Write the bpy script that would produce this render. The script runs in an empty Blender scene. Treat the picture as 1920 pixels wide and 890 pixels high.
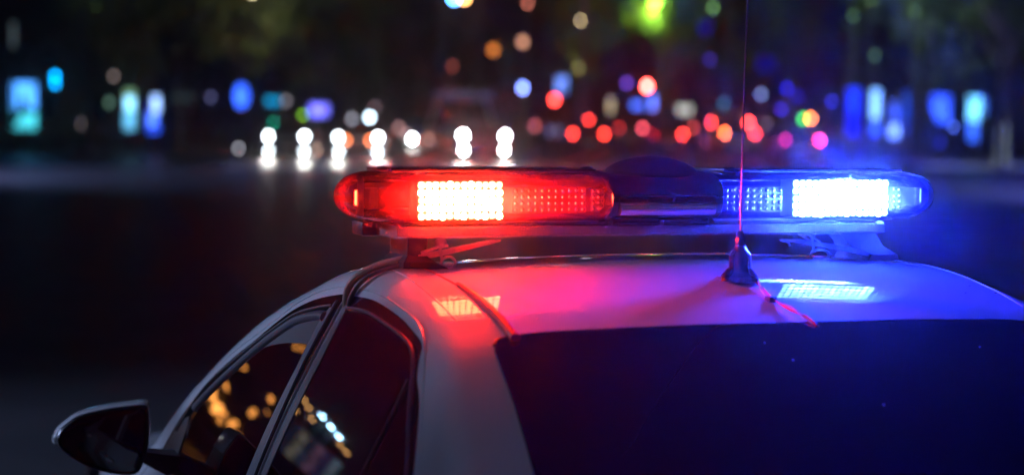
import bpy, bmesh, math, random
from mathutils import Vector, Matrix, geometry
random.seed(7)
SC = bpy.context.scene
COL = SC.collection
R = math.radians
# ------------------------------------------------------------------ camera
F, H, YH, ROLL, TH = 3700.0, 1.73, 220.0, R(0.6), R(20)
pit = math.atan((445 - YH) / F)
fwd = Vector((0, math.cos(pit), -math.sin(pit)))
r0 = Vector((1, 0, 0)); u0 = r0.cross(fwd)
rt = (r0 * math.cos(ROLL) + u0 * math.sin(ROLL)).normalized()
up = rt.cross(fwd).normalized()
CAMPOS = Vector((0, 0, H))
cam = bpy.data.cameras.new('camera'); camo = bpy.data.objects.new('camera', cam); COL.objects.link(camo)
m = Matrix((rt, up, -fwd)).transposed().to_4x4(); m.translation = CAMPOS
camo.matrix_world = m
cam.sensor_width = 36; cam.lens = F / 1920 * 36
cam.clip_start = 0.05; cam.clip_end = 3000
cam.dof.use_dof = True; cam.dof.focus_distance = 3.66
cam.dof.aperture_fstop = 2.15; cam.dof.aperture_ratio = 1.1; cam.dof.aperture_blades = 0
SC.camera = camo
# ------------------------------------------------------------------ world: night sky
w = bpy.data.worlds.new('World'); SC.world = w; w.use_nodes = True
bg = w.node_tree.nodes['Background']
bg.inputs[0].default_value = (0.25, 0.32, 0.8, 1); bg.inputs[1].default_value = 0.004
SC.view_settings.view_transform = 'Standard'; SC.view_settings.look = 'None'
SC.view_settings.exposure = 0; SC.view_settings.gamma = 1
SC.cycles.use_adaptive_sampling = False
SC.cycles.use_denoising = True
SC.cycles.max_bounces = 8; SC.cycles.transparent_max_bounces = 16; SC.cycles.volume_bounces = 0
SC.cycles.sample_clamp_indirect = 0
SC.cycles.caustics_reflective = False; SC.cycles.caustics_refractive = False
HAZE_DENSITY, HAZE_G = 0.00105, 0.965
LED_RED, LED_BLUE = 6500.0, 34000.0
STRAY_RED, STRAY_BLUE = 160.0, 140.0

# ------------------------------------------------------------------ helpers
def at(x, y, Z):
    return CAMPOS + (fwd + rt * ((x - 960) / F) - up * ((y - 445) / F)) * Z
def tag(o, label=None, cat=None, group=None, kind=None):
    if label: o['label'] = label
    if cat: o['category'] = cat
    if group: o['group'] = group
    if kind: o['kind'] = kind
    return o
def empty(name, loc=(0, 0, 0), rz=0.0, label=None, cat=None, group=None):
    o = bpy.data.objects.new(name, None); COL.objects.link(o)
    o.location = loc; o.rotation_euler = (0, 0, rz); o.empty_display_size = 0.1
    return tag(o, label, cat, group)
def link(name, me, parent=None, loc=None):
    o = bpy.data.objects.new(name, me); COL.objects.link(o)
    if parent: o.parent = parent
    if loc is not None: o.location = loc
    return o
def mesh(name, vs, fs, mt=None, smooth=True, sharp=None):
    me = bpy.data.meshes.new(name); me.from_pydata([tuple(v) for v in vs], [], fs); me.update()
    if mt: me.materials.append(mt)
    if smooth:
        me.polygons.foreach_set('use_smooth', [True] * len(me.polygons))
        if sharp: me.set_sharp_from_angle(angle=R(sharp))
    return me
class MB:
    def __init__(s): s.v = []; s.f = []
    def add(s, vs, fs):
        n = len(s.v); s.v += [Vector(v) for v in vs]; s.f += [tuple(i + n for i in f) for f in fs]; return s
    def box(s, c, d, rz=0, bev=0.0, rot=None):
        bm = bmesh.new(); bmesh.ops.create_cube(bm, size=1)
        bmesh.ops.scale(bm, vec=Vector(d), verts=bm.verts)
        if bev: bmesh.ops.bevel(bm, geom=bm.edges[:], offset=bev, segments=2, affect='EDGES', profile=0.6)
        M = Matrix.Translation(c) @ (rot.to_4x4() if rot else Matrix.Rotation(rz, 4, 'Z'))
        bm.verts.ensure_lookup_table()
        s.add([M @ v.co for v in bm.verts], [[v.index for v in f.verts] for f in bm.faces]); bm.free(); return s
    def tube(s, pts, r, n=10, cap=True):
        pts = [Vector(p) for p in pts]; k = len(pts); rr = r if isinstance(r, (list, tuple)) else [r] * k
        b = len(s.v); nrm = None
        for i, p in enumerate(pts):
            t = (pts[min(i + 1, k - 1)] - pts[max(i - 1, 0)]).normalized()
            if nrm is None:
                nrm = t.orthogonal().normalized()
            nrm = (nrm - t * nrm.dot(t)).normalized(); bi = t.cross(nrm)
            for j in range(n):
                a = 2 * math.pi * j / n; s.v.append(p + (nrm * math.cos(a) + bi * math.sin(a)) * rr[i])
        for i in range(k - 1):
            for j in range(n):
                a = b + i * n + j; c = b + i * n + (j + 1) % n; s.f.append((a, c, c + n, a + n))
        if cap:
            s.f.append(tuple(b + j for j in range(n))[::-1]); s.f.append(tuple(b + (k - 1) * n + j for j in range(n)))
        return s
    def loft(s, rings, closed=True, cap=True):
        b = len(s.v); n = len(rings[0])
        for r_ in rings: s.v += [Vector(p) for p in r_]
        m_ = n if closed else n - 1
        for i in range(len(rings) - 1):
            for j in range(m_):
                a = b + i * n + j; c = b + i * n + (j + 1) % n; s.f.append((a, c, c + n, a + n))
        if cap and closed:
            s.f.append(tuple(b + j for j in range(n))[::-1]); s.f.append(tuple(b + (len(rings) - 1) * n + j for j in range(n)))
        return s
    def sphere(s, c, r, nu=16, nv=10):
        rr = r if isinstance(r, (tuple, list)) else (r, r, r)
        rings = [[(c[0] + rr[0] * math.sin(p) * math.cos(2 * math.pi * j / nu), c[1] + rr[1] * math.sin(p) * math.sin(2 * math.pi * j / nu), c[2] + rr[2] * math.cos(p)) for j in range(nu)]
                 for p in [math.pi * (i + 0.02) / (nv + 0.04) for i in range(nv + 1)]]
        return s.loft(rings)
    def disc(s, c, r, axis='y', depth=0.02, n=20, sz=1.0):
        ring = lambda o, k: [((c[0] + k * r * math.cos(a), c[1] + o, c[2] + k * r * sz * math.sin(a)) if axis == 'y' else
                              ((c[0] + o, c[1] + k * r * math.cos(a), c[2] + k * r * sz * math.sin(a)) if axis == 'x' else
                               (c[0] + k * r * math.cos(a), c[1] + k * r * sz * math.sin(a), c[2] + o))) for a in [2 * math.pi * j / n for j in range(n)]]
        return s.loft([ring(-depth / 2, .9), ring(-depth / 4, 1), ring(depth / 4, 1), ring(depth / 2, .9)])
    def build(s, name, mt, parent=None, smooth=True, sharp=35, loc=None):
        return link(name, mesh(name, s.v, s.f, mt, smooth, sharp), parent, loc)

def principled(name, col, rough=0.5, metal=0.0, coat=0.0, spec=0.5, noise=0.0, nscale=20.0, bump=0.0, bscale=60.0, coatr=0.03):
    mt = bpy.data.materials.new(name); mt.use_nodes = True; nt = mt.node_tree; b = nt.nodes['Principled BSDF']
    b.inputs['Base Color'].default_value = (*col, 1); b.inputs['Roughness'].default_value = rough
    b.inputs['Metallic'].default_value = metal; b.inputs['Coat Weight'].default_value = coat
    b.inputs['Coat Roughness'].default_value = coatr; b.inputs['Specular IOR Level'].default_value = spec
    tc = nt.nodes.new('ShaderNodeTexCoord')
    if noise:
        n = nt.nodes.new('ShaderNodeTexNoise'); n.inputs['Scale'].default_value = nscale; n.inputs['Detail'].default_value = 6
        nt.links.new(tc.outputs['Object'], n.inputs['Vector'])
        mp = nt.nodes.new('ShaderNodeMapRange'); mp.inputs[3].default_value = 1 - noise; mp.inputs[4].default_value = 1 + noise
        nt.links.new(n.outputs[0], mp.inputs[0])
        mx = nt.nodes.new('ShaderNodeVectorMath'); mx.operation = 'SCALE'; mx.inputs[0].default_value = col
        nt.links.new(mp.outputs[0], mx.inputs['Scale']); nt.links.new(mx.outputs[0], b.inputs['Base Color'])
        mr = nt.nodes.new('ShaderNodeMapRange'); mr.inputs[3].default_value = max(rough * (1 - noise), .01); mr.inputs[4].default_value = rough * (1 + noise)
        nt.links.new(n.outputs[0], mr.inputs[0]); nt.links.new(mr.outputs[0], b.inputs['Roughness'])
    if bump:
        n = nt.nodes.new('ShaderNodeTexNoise'); n.inputs['Scale'].default_value = bscale; n.inputs['Detail'].default_value = 4
        nt.links.new(tc.outputs['Object'], n.inputs['Vector'])
        bp = nt.nodes.new('ShaderNodeBump'); bp.inputs['Strength'].default_value = bump; bp.inputs['Distance'].default_value = 0.01
        nt.links.new(n.outputs[0], bp.inputs['Height']); nt.links.new(bp.outputs[0], b.inputs['Normal'])
    return mt
_em = {}
def emit(col, strength, patchy=0.0, scale=3.0):
    key = (tuple(col), strength, patchy, scale)
    if key in _em: return _em[key]
    mt = bpy.data.materials.new('lamp_glow'); mt.use_nodes = True; nt = mt.node_tree; nt.nodes.clear()
    out = nt.nodes.new('ShaderNodeOutputMaterial'); e = nt.nodes.new('ShaderNodeEmission')
    e.inputs[0].default_value = (*col, 1); e.inputs[1].default_value = strength
    if patchy:
        tc = nt.nodes.new('ShaderNodeTexCoord'); n = nt.nodes.new('ShaderNodeTexNoise'); n.inputs['Scale'].default_value = scale
        mp = nt.nodes.new('ShaderNodeMapRange'); mp.inputs[1].default_value = .38; mp.inputs[2].default_value = .62
        mp.inputs[3].default_value = strength * (1 - patchy); mp.inputs[4].default_value = strength * (1 + patchy)
        nt.links.new(tc.outputs['Object'], n.inputs['Vector']); nt.links.new(n.outputs[0], mp.inputs[0]); nt.links.new(mp.outputs[0], e.inputs[1])
    nt.links.new(e.outputs[0], out.inputs[0]); _em[key] = mt; return mt
def led_mat(col, strength, stray):
    # moulded led lens: a beam that is wide sideways and flat up and down, plus a little stray light
    mt = bpy.data.materials.new('led_lens_glow'); mt.use_nodes = True; nt = mt.node_tree; nt.nodes.clear()
    N = nt.nodes.new; L = nt.links.new
    def math_(op, a, b=None, c=None):
        n = N('ShaderNodeMath'); n.operation = op
        for k, q in enumerate((a, b, c)):
            if q is None: continue
            if isinstance(q, (int, float)): n.inputs[k].default_value = q
            else: L(q, n.inputs[k])
        return n.outputs[0]
    out = N('ShaderNodeOutputMaterial'); e = N('ShaderNodeEmission'); e.inputs[0].default_value = (*col, 1)
    g = N('ShaderNodeNewGeometry'); tr = N('ShaderNodeVectorTransform'); tr.vector_type = 'VECTOR'; tr.convert_from = 'WORLD'; tr.convert_to = 'OBJECT'
    L(g.outputs['Incoming'], tr.inputs[0]); sp = N('ShaderNodeSeparateXYZ'); L(tr.outputs[0], sp.inputs[0])
    fr = math_('MAXIMUM', math_('MULTIPLY', sp.outputs[1], -1.0), 0.0)
    v2 = math_('POWER', math_('DIVIDE', math_('ABSOLUTE', sp.outputs[2]), .19), 2.0)
    beam = math_('MULTIPLY', math_('EXPONENT', math_('MULTIPLY', v2, -1.0)), fr)
    L(math_('MULTIPLY_ADD', beam, strength, stray), e.inputs[1]); L(e.outputs[0], out.inputs[0]); return mt
def dome_mat(name, tint, scatter, scol):
    mt = bpy.data.materials.new(name); mt.use_nodes = True; nt = mt.node_tree; nt.nodes.clear()
    N = nt.nodes.new; L = nt.links.new
    out = N('ShaderNodeOutputMaterial'); tr = N('ShaderNodeBsdfTransparent'); tr.inputs[0].default_value = (*tint, 1)
    df = N('ShaderNodeBsdfDiffuse'); df.inputs[0].default_value = (*scol, 1)
    tl = N('ShaderNodeBsdfTranslucent'); tl.inputs[0].default_value = (*scol, 1)
    gl = N('ShaderNodeBsdfGlossy'); gl.inputs['Roughness'].default_value = 0.06
    ad = N('ShaderNodeMixShader'); ad.inputs[0].default_value = .6; L(df.outputs[0], ad.inputs[1]); L(tl.outputs[0], ad.inputs[2])
    m1 = N('ShaderNodeMixShader'); m1.inputs[0].default_value = scatter; L(tr.outputs[0], m1.inputs[1]); L(ad.outputs[0], m1.inputs[2])
    fr = N('ShaderNodeFresnel'); fr.inputs[0].default_value = 1.45
    m2 = N('ShaderNodeMixShader'); L(fr.outputs[0], m2.inputs[0]); L(m1.outputs[0], m2.inputs[1]); L(gl.outputs[0], m2.inputs[2])
    L(m2.outputs[0], out.inputs[0]); return mt

M = {}
M['paint'] = principled('white_car_paint', (.74, .75, .78), .6, coat=1.0, spec=.2, noise=.06, nscale=9, coatr=.015)
M['black_gloss'] = principled('black_gloss_trim', (.003, .003, .0035), .12, coat=.5)
M['black_rubber'] = principled('black_rubber', (.006, .006, .0065), .55, noise=.2, nscale=60)
M['black_plastic'] = principled('black_plastic', (.012, .012, .013), .33, noise=.2, nscale=40, bump=.1, bscale=400)
M['tint_glass'] = principled('tinted_glass', (.0005, .0005, .0006), .02, spec=.6, noise=.0)
M['dark_inside'] = principled('dark_interior', (.006, .006, .007), .7)
M['chrome'] = principled('chrome', (.8, .8, .82), .12, metal=1)
M['alu'] = principled('brushed_aluminium', (.72, .72, .74), .35, metal=.7, noise=.12, nscale=30)
M['silver'] = principled('silver_strip', (.75, .75, .78), .24, metal=.75, noise=.1, nscale=30)
M['pillar'] = principled('door_frame_vinyl', (.10, .10, .115), .32, noise=.1, nscale=30)
M['whip'] = principled('whip_lacquer', (.10, .09, .10), .35, coat=.3, noise=.3, nscale=30)
M['foot_steel'] = principled('painted_steel', (.10, .10, .11), .45, noise=.15, nscale=60)
M['steel'] = principled('zinc_steel', (.6, .6, .62), .4, metal=.6, noise=.1, nscale=80)
M['reflector'] = principled('module_plastic', (.55, .55, .58), .3, noise=.05)
M['grey_reflector'] = principled('module_plate', (.22, .22, .24), .4)
M['cable_black'] = principled('cable_sheath', (.10, .09, .09), .45)
M['strap'] = principled('cable_tape', (.42, .30, .22), .5, noise=.1, nscale=50)
M['wire_red'] = principled('wire_red', (.7, .04, .04), .35)
M['wire_white'] = principled('wire_pale', (.6, .5, .6), .35)
M['red_dome'] = dome_mat('red_dome_plastic', (1.0, .34, .28), .22, (1, .06, .07))
M['blue_dome'] = dome_mat('clear_blue_dome_plastic', (.62, .72, 1.0), .11, (.12, .12, 1))
M['asphalt'] = principled('asphalt', (.045, .045, .05), .46, noise=.3, nscale=1.2, bump=.25, bscale=25)
M['pavement'] = principled('pavement_slabs', (.16, .15, .15), .7, noise=.3, nscale=.8)
M['kerb'] = principled('kerb_stone', (.42, .42, .42), .7, noise=.15, nscale=2)
M['marking'] = principled('road_paint', (.62, .62, .6), .55, noise=.15, nscale=3)
M['bark'] = principled('bark', (.07, .055, .045), .85, noise=.35, nscale=6, bump=.6, bscale=12)
M['whitewash'] = principled('whitewash', (.7, .7, .7), .8, noise=.15, nscale=5)
M['pole'] = principled('pole_metal', (.08, .085, .09), .5, noise=.15)
M['frame'] = principled('lightbox_frame', (.09, .09, .10), .45, noise=.1)
M['car_glass'] = principled('car_glass', (.01, .011, .013), .05)
M['tyre'] = principled('tyre', (.02, .02, .02), .8, noise=.1)
M['rim'] = principled('rim', (.45, .45, .47), .3, metal=.8)
M['plate'] = principled('number_plate', (.7, .7, .66), .5)
M['masonry'] = principled('masonry', (.22, .19, .17), .85, noise=.25, nscale=.6, bump=.3, bscale=3)
def leafmat(name, c):
    mt = principled(name, c, .55, noise=.4, nscale=2.5); return mt
M['leaf'] = leafmat('leaf_dark_green', (.05, .075, .03))
M['leaf2'] = leafmat('leaf_mid_green', (.07, .10, .035))

# ------------------------------------------------------------------ ground, road, kerbs
def sheet(name, x0, x1, y0, y1, z, mt, nx=1, ny=1):
    vs = [(x0 + (x1 - x0) * i / nx, y0 + (y1 - y0) * j / ny, z) for j in range(ny + 1) for i in range(nx + 1)]
    fs = [(j * (nx + 1) + i, j * (nx + 1) + i + 1, (j + 1) * (nx + 1) + i + 1, (j + 1) * (nx + 1) + i) for j in range(ny) for i in range(nx)]
    return tag(link(name, mesh(name, vs, fs, mt, False)), kind='structure')
sheet('ground', -700, 700, -60, 900, -0.02, M['masonry'])
sheet('road', -90, 90, -30, 600, 0, M['asphalt'])
# pavements left and right of the boulevard mouth (far side of the junction)
def pavement(x0, x1, y0, y1):
    o = MB().box(((x0 + x1) / 2, (y0 + y1) / 2, .05), (x1 - x0, y1 - y0, .14), bev=.01).build('pavement', M['pavement'], None, False)
    tag(o, kind='structure')
    return o
pavement(-89, -10.2, 78.4, 320); pavement(15.2, 89, 74.4, 320)
def kerb_row(x0, x1, y):
    o = empty('kerb', (x0, y, 0)); tag(o, kind='structure')
    me = None; n = int((x1 - x0) / 1.0)
    for i in range(n):
        if me is None:
            me = mesh('kerb_stone', *(lambda b: (b.v, b.f))(MB().box((0, 0, .065), (.985, .22, .15), bev=.012)), M['kerb'], False)
        link('kerb_stone', me, o, (.5 + i * 1.0, 0, random.uniform(-.004, .004)))
kerb_row(-40, -10, 78.2); kerb_row(15.4, 35, 74.2)
zebra = empty('zebra_crossing', (0, 66, 0)); tag(zebra, kind='structure')
zm = mesh('stripe', [(-.25, -2, 0), (.25, -2, 0), (.25, 2, 0), (-.25, 2, 0)], [(0, 1, 2, 3)], M['marking'], False)
for i in range(26): link('stripe', zm, zebra, (-9.3 + i * 1.0, 0, .004))
for xx in (-6.0, -2.6, .9, 4.4, 7.9):
    for k in range(12):
        o = MB().add([(-.06, 0, 0), (.06, 0, 0), (.06, 3, 0), (-.06, 3, 0)], [(0, 1, 2, 3)]).build('lane_mark', M['marking'], None, False)
        o.location = (xx, 84 + k * 9, .004); tag(o, kind='structure')
sl = MB().add([(-9, -.2, 0), (1, -.2, 0), (1, .2, 0), (-9, .2, 0)], [(0, 1, 2, 3)]).build('stop_line', M['marking'], None, False)
sl.location = (0, 70.2, .004); tag(sl, kind='structure')

# ------------------------------------------------------------------ car body surface (car frame: +y forward, x right, origin under the light bar)
def lut(tab, x):
    if x <= tab[0][0]: return tab[0][1]
    for (a, b), (c, d) in zip(tab, tab[1:]):
        if x <= c: return b + (d - b) * (x - a) / (c - a)
    return tab[-1][1]
def hermite(tab, x):
    if x <= tab[0][0]: return tab[0][1]
    if x >= tab[-1][0]: return tab[-1][1]
    for i in range(len(tab) - 1):
        if x <= tab[i + 1][0]: break
    def sl(k):
        if k <= 0 or k >= len(tab) - 1: return 0.0
        a, b, c = tab[k - 1], tab[k], tab[k + 1]
        h0, h1 = b[0] - a[0], c[0] - b[0]; d0, d1 = (b[1] - a[1]) / h0, (c[1] - b[1]) / h1
        return (d0 * h1 + d1 * h0) / (h0 + h1)
    x0, y0 = tab[i]; x1, y1 = tab[i + 1]; h = x1 - x0; t = (x - x0) / h
    return y0 * (2 * t ** 3 - 3 * t * t + 1) + sl(i) * h * (t ** 3 - 2 * t * t + t) + y1 * (3 * t * t - 2 * t ** 3) + sl(i + 1) * h * (t ** 3 - t * t)
def smooth_lut(tab, x, s=.05):
    return (hermite(tab, x - s) + 2 * hermite(tab, x) + hermite(tab, x + s)) / 4
EDGE = [(-2.2, .93), (-2.1, .985), (-1.5, 1.03), (-1.2, 1.05), (-1.02, 1.11), (-.78, 1.235), (-.55, 1.346), (-.50, 1.3675), (-.46, 1.3805), (-.40, 1.3980), (-.33, 1.4150), (-.26, 1.4285), (-.18, 1.4405), (-.09, 1.4485), (.0, 1.4510), (.1, 1.4475),
        (.25, 1.428), (.35, 1.400), (.53, 1.345), (.64, 1.303), (.75, 1.252), (.86, 1.193), (.98, 1.125), (1.11, 1.048), (1.22, .97), (1.4, .92), (1.9, .87), (2.1, .82), (2.2, .72)]
def wside(v, z):
    t = 1.40 - z
    if t <= .43: w_ = .585 + .52 * t - .275 * t * t
    else:
        w0 = .585 + .52 * .43 - .275 * .43 ** 2
        w_ = lut([(0, w0), (.03, w0 + .012), (.08, w0 + .055), (.16, w0 + .085), (.45, w0 + .095), (.75, w0 + .09), (1.0, w0 + .05), (1.2, w0 - .02)], t - .43)
    w_ -= .012 * v * v
    if v > 1.3: w_ -= .5 * ((v - 1.3) / .95) ** 3 * .32
    if v < -1.3: w_ -= .5 * ((-v - 1.3) / .95) ** 3 * .26
    return w_
def wrap(v):
    k = min(max((v - .28) / .5, 0), 1); return .17 * k * k * (3 - 2 * k)
def ztop(u, v):
    q = max(0, 1 - (u / .6) ** 2)
    cam_ = .024 if v > -1.2 else .03
    return smooth_lut(EDGE, v - wrap(v) * q, .025) + cam_ * q
def sidept(v, z, off=0.0, sgn=-1):
    e = 1e-3
    du = (wside(v + e, z) - wside(v - e, z)) / (2 * e); dz = (wside(v, z + e) - wside(v, z - e)) / (2 * e)
    n = Vector((1, -du, -dz)).normalized(); p = Vector((wside(v, z), v, z)) + n * off
    return Vector((sgn * p.x, p.y, p.z)), Vector((sgn * n.x, n.y, n.z))
def toppt(u, v, off=0.0):
    e = 2e-3
    gx = (ztop(u + e, v) - ztop(u - e, v)) / (2 * e); gy = (ztop(u, v + e) - ztop(u, v - e)) / (2 * e)
    n = Vector((-gx, -gy, 1)).normalized(); return Vector((u, v, ztop(u, v))) + n * off, n
def section(v):
    ze = 1.0
    # corner height: where top surface meets the side
    z = ztop(.6, v)
    for _ in range(8): z = ztop(wside(v, z), v)
    uk = wside(v, z); zk = z
    r = .042
    pa = Vector((wside(v, zk - r), zk - r)); pb = Vector((uk - r, ztop(uk - r, v))); pk = Vector((uk, zk))
    pts = []
    zs = [.22, .30, .45, .6, .75, .82, .88, .92, .945, .965]
    nlow = 22
    zl = zk - r
    for i in range(nlow):
        zz = .22 + (zl - .22) * (i / nlow) ** .8
        pts.append(Vector((wside(v, zz), zz)))
    for i in range(9):
        t = i / 8; pts.append(pa * (1 - t) ** 2 + pk * 2 * t * (1 - t) + pb * t * t)
    for i in range(1, 15):
        u_ = (uk - r) * (1 - i / 14.0); pts.append(Vector((u_, ztop(u_, v))))
    left = [(-p.x, v, p.y) for p in pts]; right = [(p.x, v, p.y) for p in pts[::-1]][1:]
    return left + right
TRUE_N = None
CAR = at(1237, 372, 3.7); CAR.z = 0
car = empty('police_car', CAR, TH, 'white patrol car seen from behind with black tinted windows, nearest the camera', 'police car')
body_mb = MB()
vs_ = [-2.2 + 4.4 * i / 150 for i in range(151)]
body_mb.loft([section(v) for v in vs_], closed=False, cap=False)
n_ = len(section(0))
body_mb.f.append(tuple(range(n_))); body_mb.f.append(tuple(150 * n_ + j for j in range(n_))[::-1])
body = body_mb.build('body', M['paint'], car, True, 60)

def drape(name, poly, surf, off, mt, parent, step=.025, th=.004, matname=None):
    """a thin fitted panel: polygon in surface parameters, triangulated over the curved body, with a rim"""
    xs = [p[0] for p in poly]; ys = [p[1] for p in poly]
    pts = [Vector(p) for p in poly]
    # densify the border
    bd = []
    for a, b in zip(pts, pts[1:] + pts[:1]):
        k = max(1, int((b - a).length / step))
        for i in range(k): bd.append(a + (b - a) * i / k)
    n = len(bd)
    def inside(p):
        c = False; j = n - 1
        for i in range(n):
            if (bd[i].y > p.y) != (bd[j].y > p.y) and p.x < (bd[j].x - bd[i].x) * (p.y - bd[i].y) / (bd[j].y - bd[i].y) + bd[i].x: c = not c
            j = i
        return c
    inner = []
    x = min(xs) + step / 2
    while x < max(xs):
        y = min(ys) + step / 2
        while y < max(ys):
            p = Vector((x, y))
            if inside(p) and min((p - q).length for q in bd) > step * .45: inner.append(p)
            y += step
        x += step
    vv, ee, ff, *_ = geometry.delaunay_2d_cdt(bd + inner, [(i, (i + 1) % n) for i in range(n)], [], 1, 1e-6)
    P = [surf(q.x, q.y, off) for q in vv]; verts = [p for p, _ in P]; norms = [q for _, q in P]
    faces = []
    for f in ff:
        a, b, c = verts[f[0]], verts[f[1]], verts[f[2]]
        g = (b - a).cross(c - a); faces.append(tuple(f) if g.dot(norms[f[0]]) > 0 else tuple(f)[::-1])
    # rim
    cnt = {}
    for f in faces:
        for i in range(3):
            e = (f[i], f[(i + 1) % 3]); cnt[e] = 1
    base = len(verts); mp = {}
    rimf = []
    for (a, b) in list(cnt):
        if (b, a) not in cnt:
            for k in (a, b):
                if k not in mp: mp[k] = len(verts); verts.append(verts[k] - norms[k] * (th + off * .5)); norms.append(norms[k])
            rimf.append((b, a, mp[a], mp[b]))
    me = mesh(name, verts, faces + rimf, mt, True)
    me.normals_split_custom_set_from_vertices([tuple(q) for q in norms])
    return link(name, me, parent)
def strip(name, curve, surf, width, height, mt, parent, off=.002, sub=6):
    """a half-round moulding swept along a curve lying on the body"""
    c = [Vector(p) for p in curve]; dense = []
    def cr(p0, p1, p2, p3, t): return .5 * ((2 * p1) + (p2 - p0) * t + (2 * p0 - 5 * p1 + 4 * p2 - p3) * t * t + (3 * p1 - p0 - 3 * p2 + p3) * t ** 3)
    for i in range(len(c) - 1):
        for k in range(sub):
            dense.append(cr(c[max(i - 1, 0)], c[i], c[i + 1], c[min(i + 2, len(c) - 1)], k / sub))
    dense.append(c[-1]); rings = []
    pn = [surf(p.x, p.y, off) for p in dense]
    for i, (p, n) in enumerate(pn):
        t = (pn[min(i + 1, len(pn) - 1)][0] - pn[max(i - 1, 0)][0]).normalized(); s = t.cross(n).normalized()
        wd = width[0] + (width[1] - width[0]) * i / (len(pn) - 1) if isinstance(width, tuple) else width
        rings.append([p + s * wd / 2 * math.cos(a) + n * (height * math.sin(a) if math.sin(a) > 0 else -.004) for a in [math.pi * k / 6 for k in range(7)] + [math.pi * 1.5]])
    return MB().loft(rings).build(name, mt, parent, True, 50)
def spl(pts, sub=5):
    c = [Vector(p) for p in pts]; out = []
    for i in range(len(c) - 1):
        p0, p1, p2, p3 = c[max(i - 1, 0)], c[i], c[i + 1], c[min(i + 2, len(c) - 1)]
        for k in range(sub):
            t = k / sub; out.append(.5 * ((2 * p1) + (p2 - p0) * t + (2 * p0 - 5 * p1 + 4 * p2 - p3) * t * t + (3 * p1 - p0 - 3 * p2 + p3) * t ** 3))
    out.append(c[-1]); return out

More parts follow.
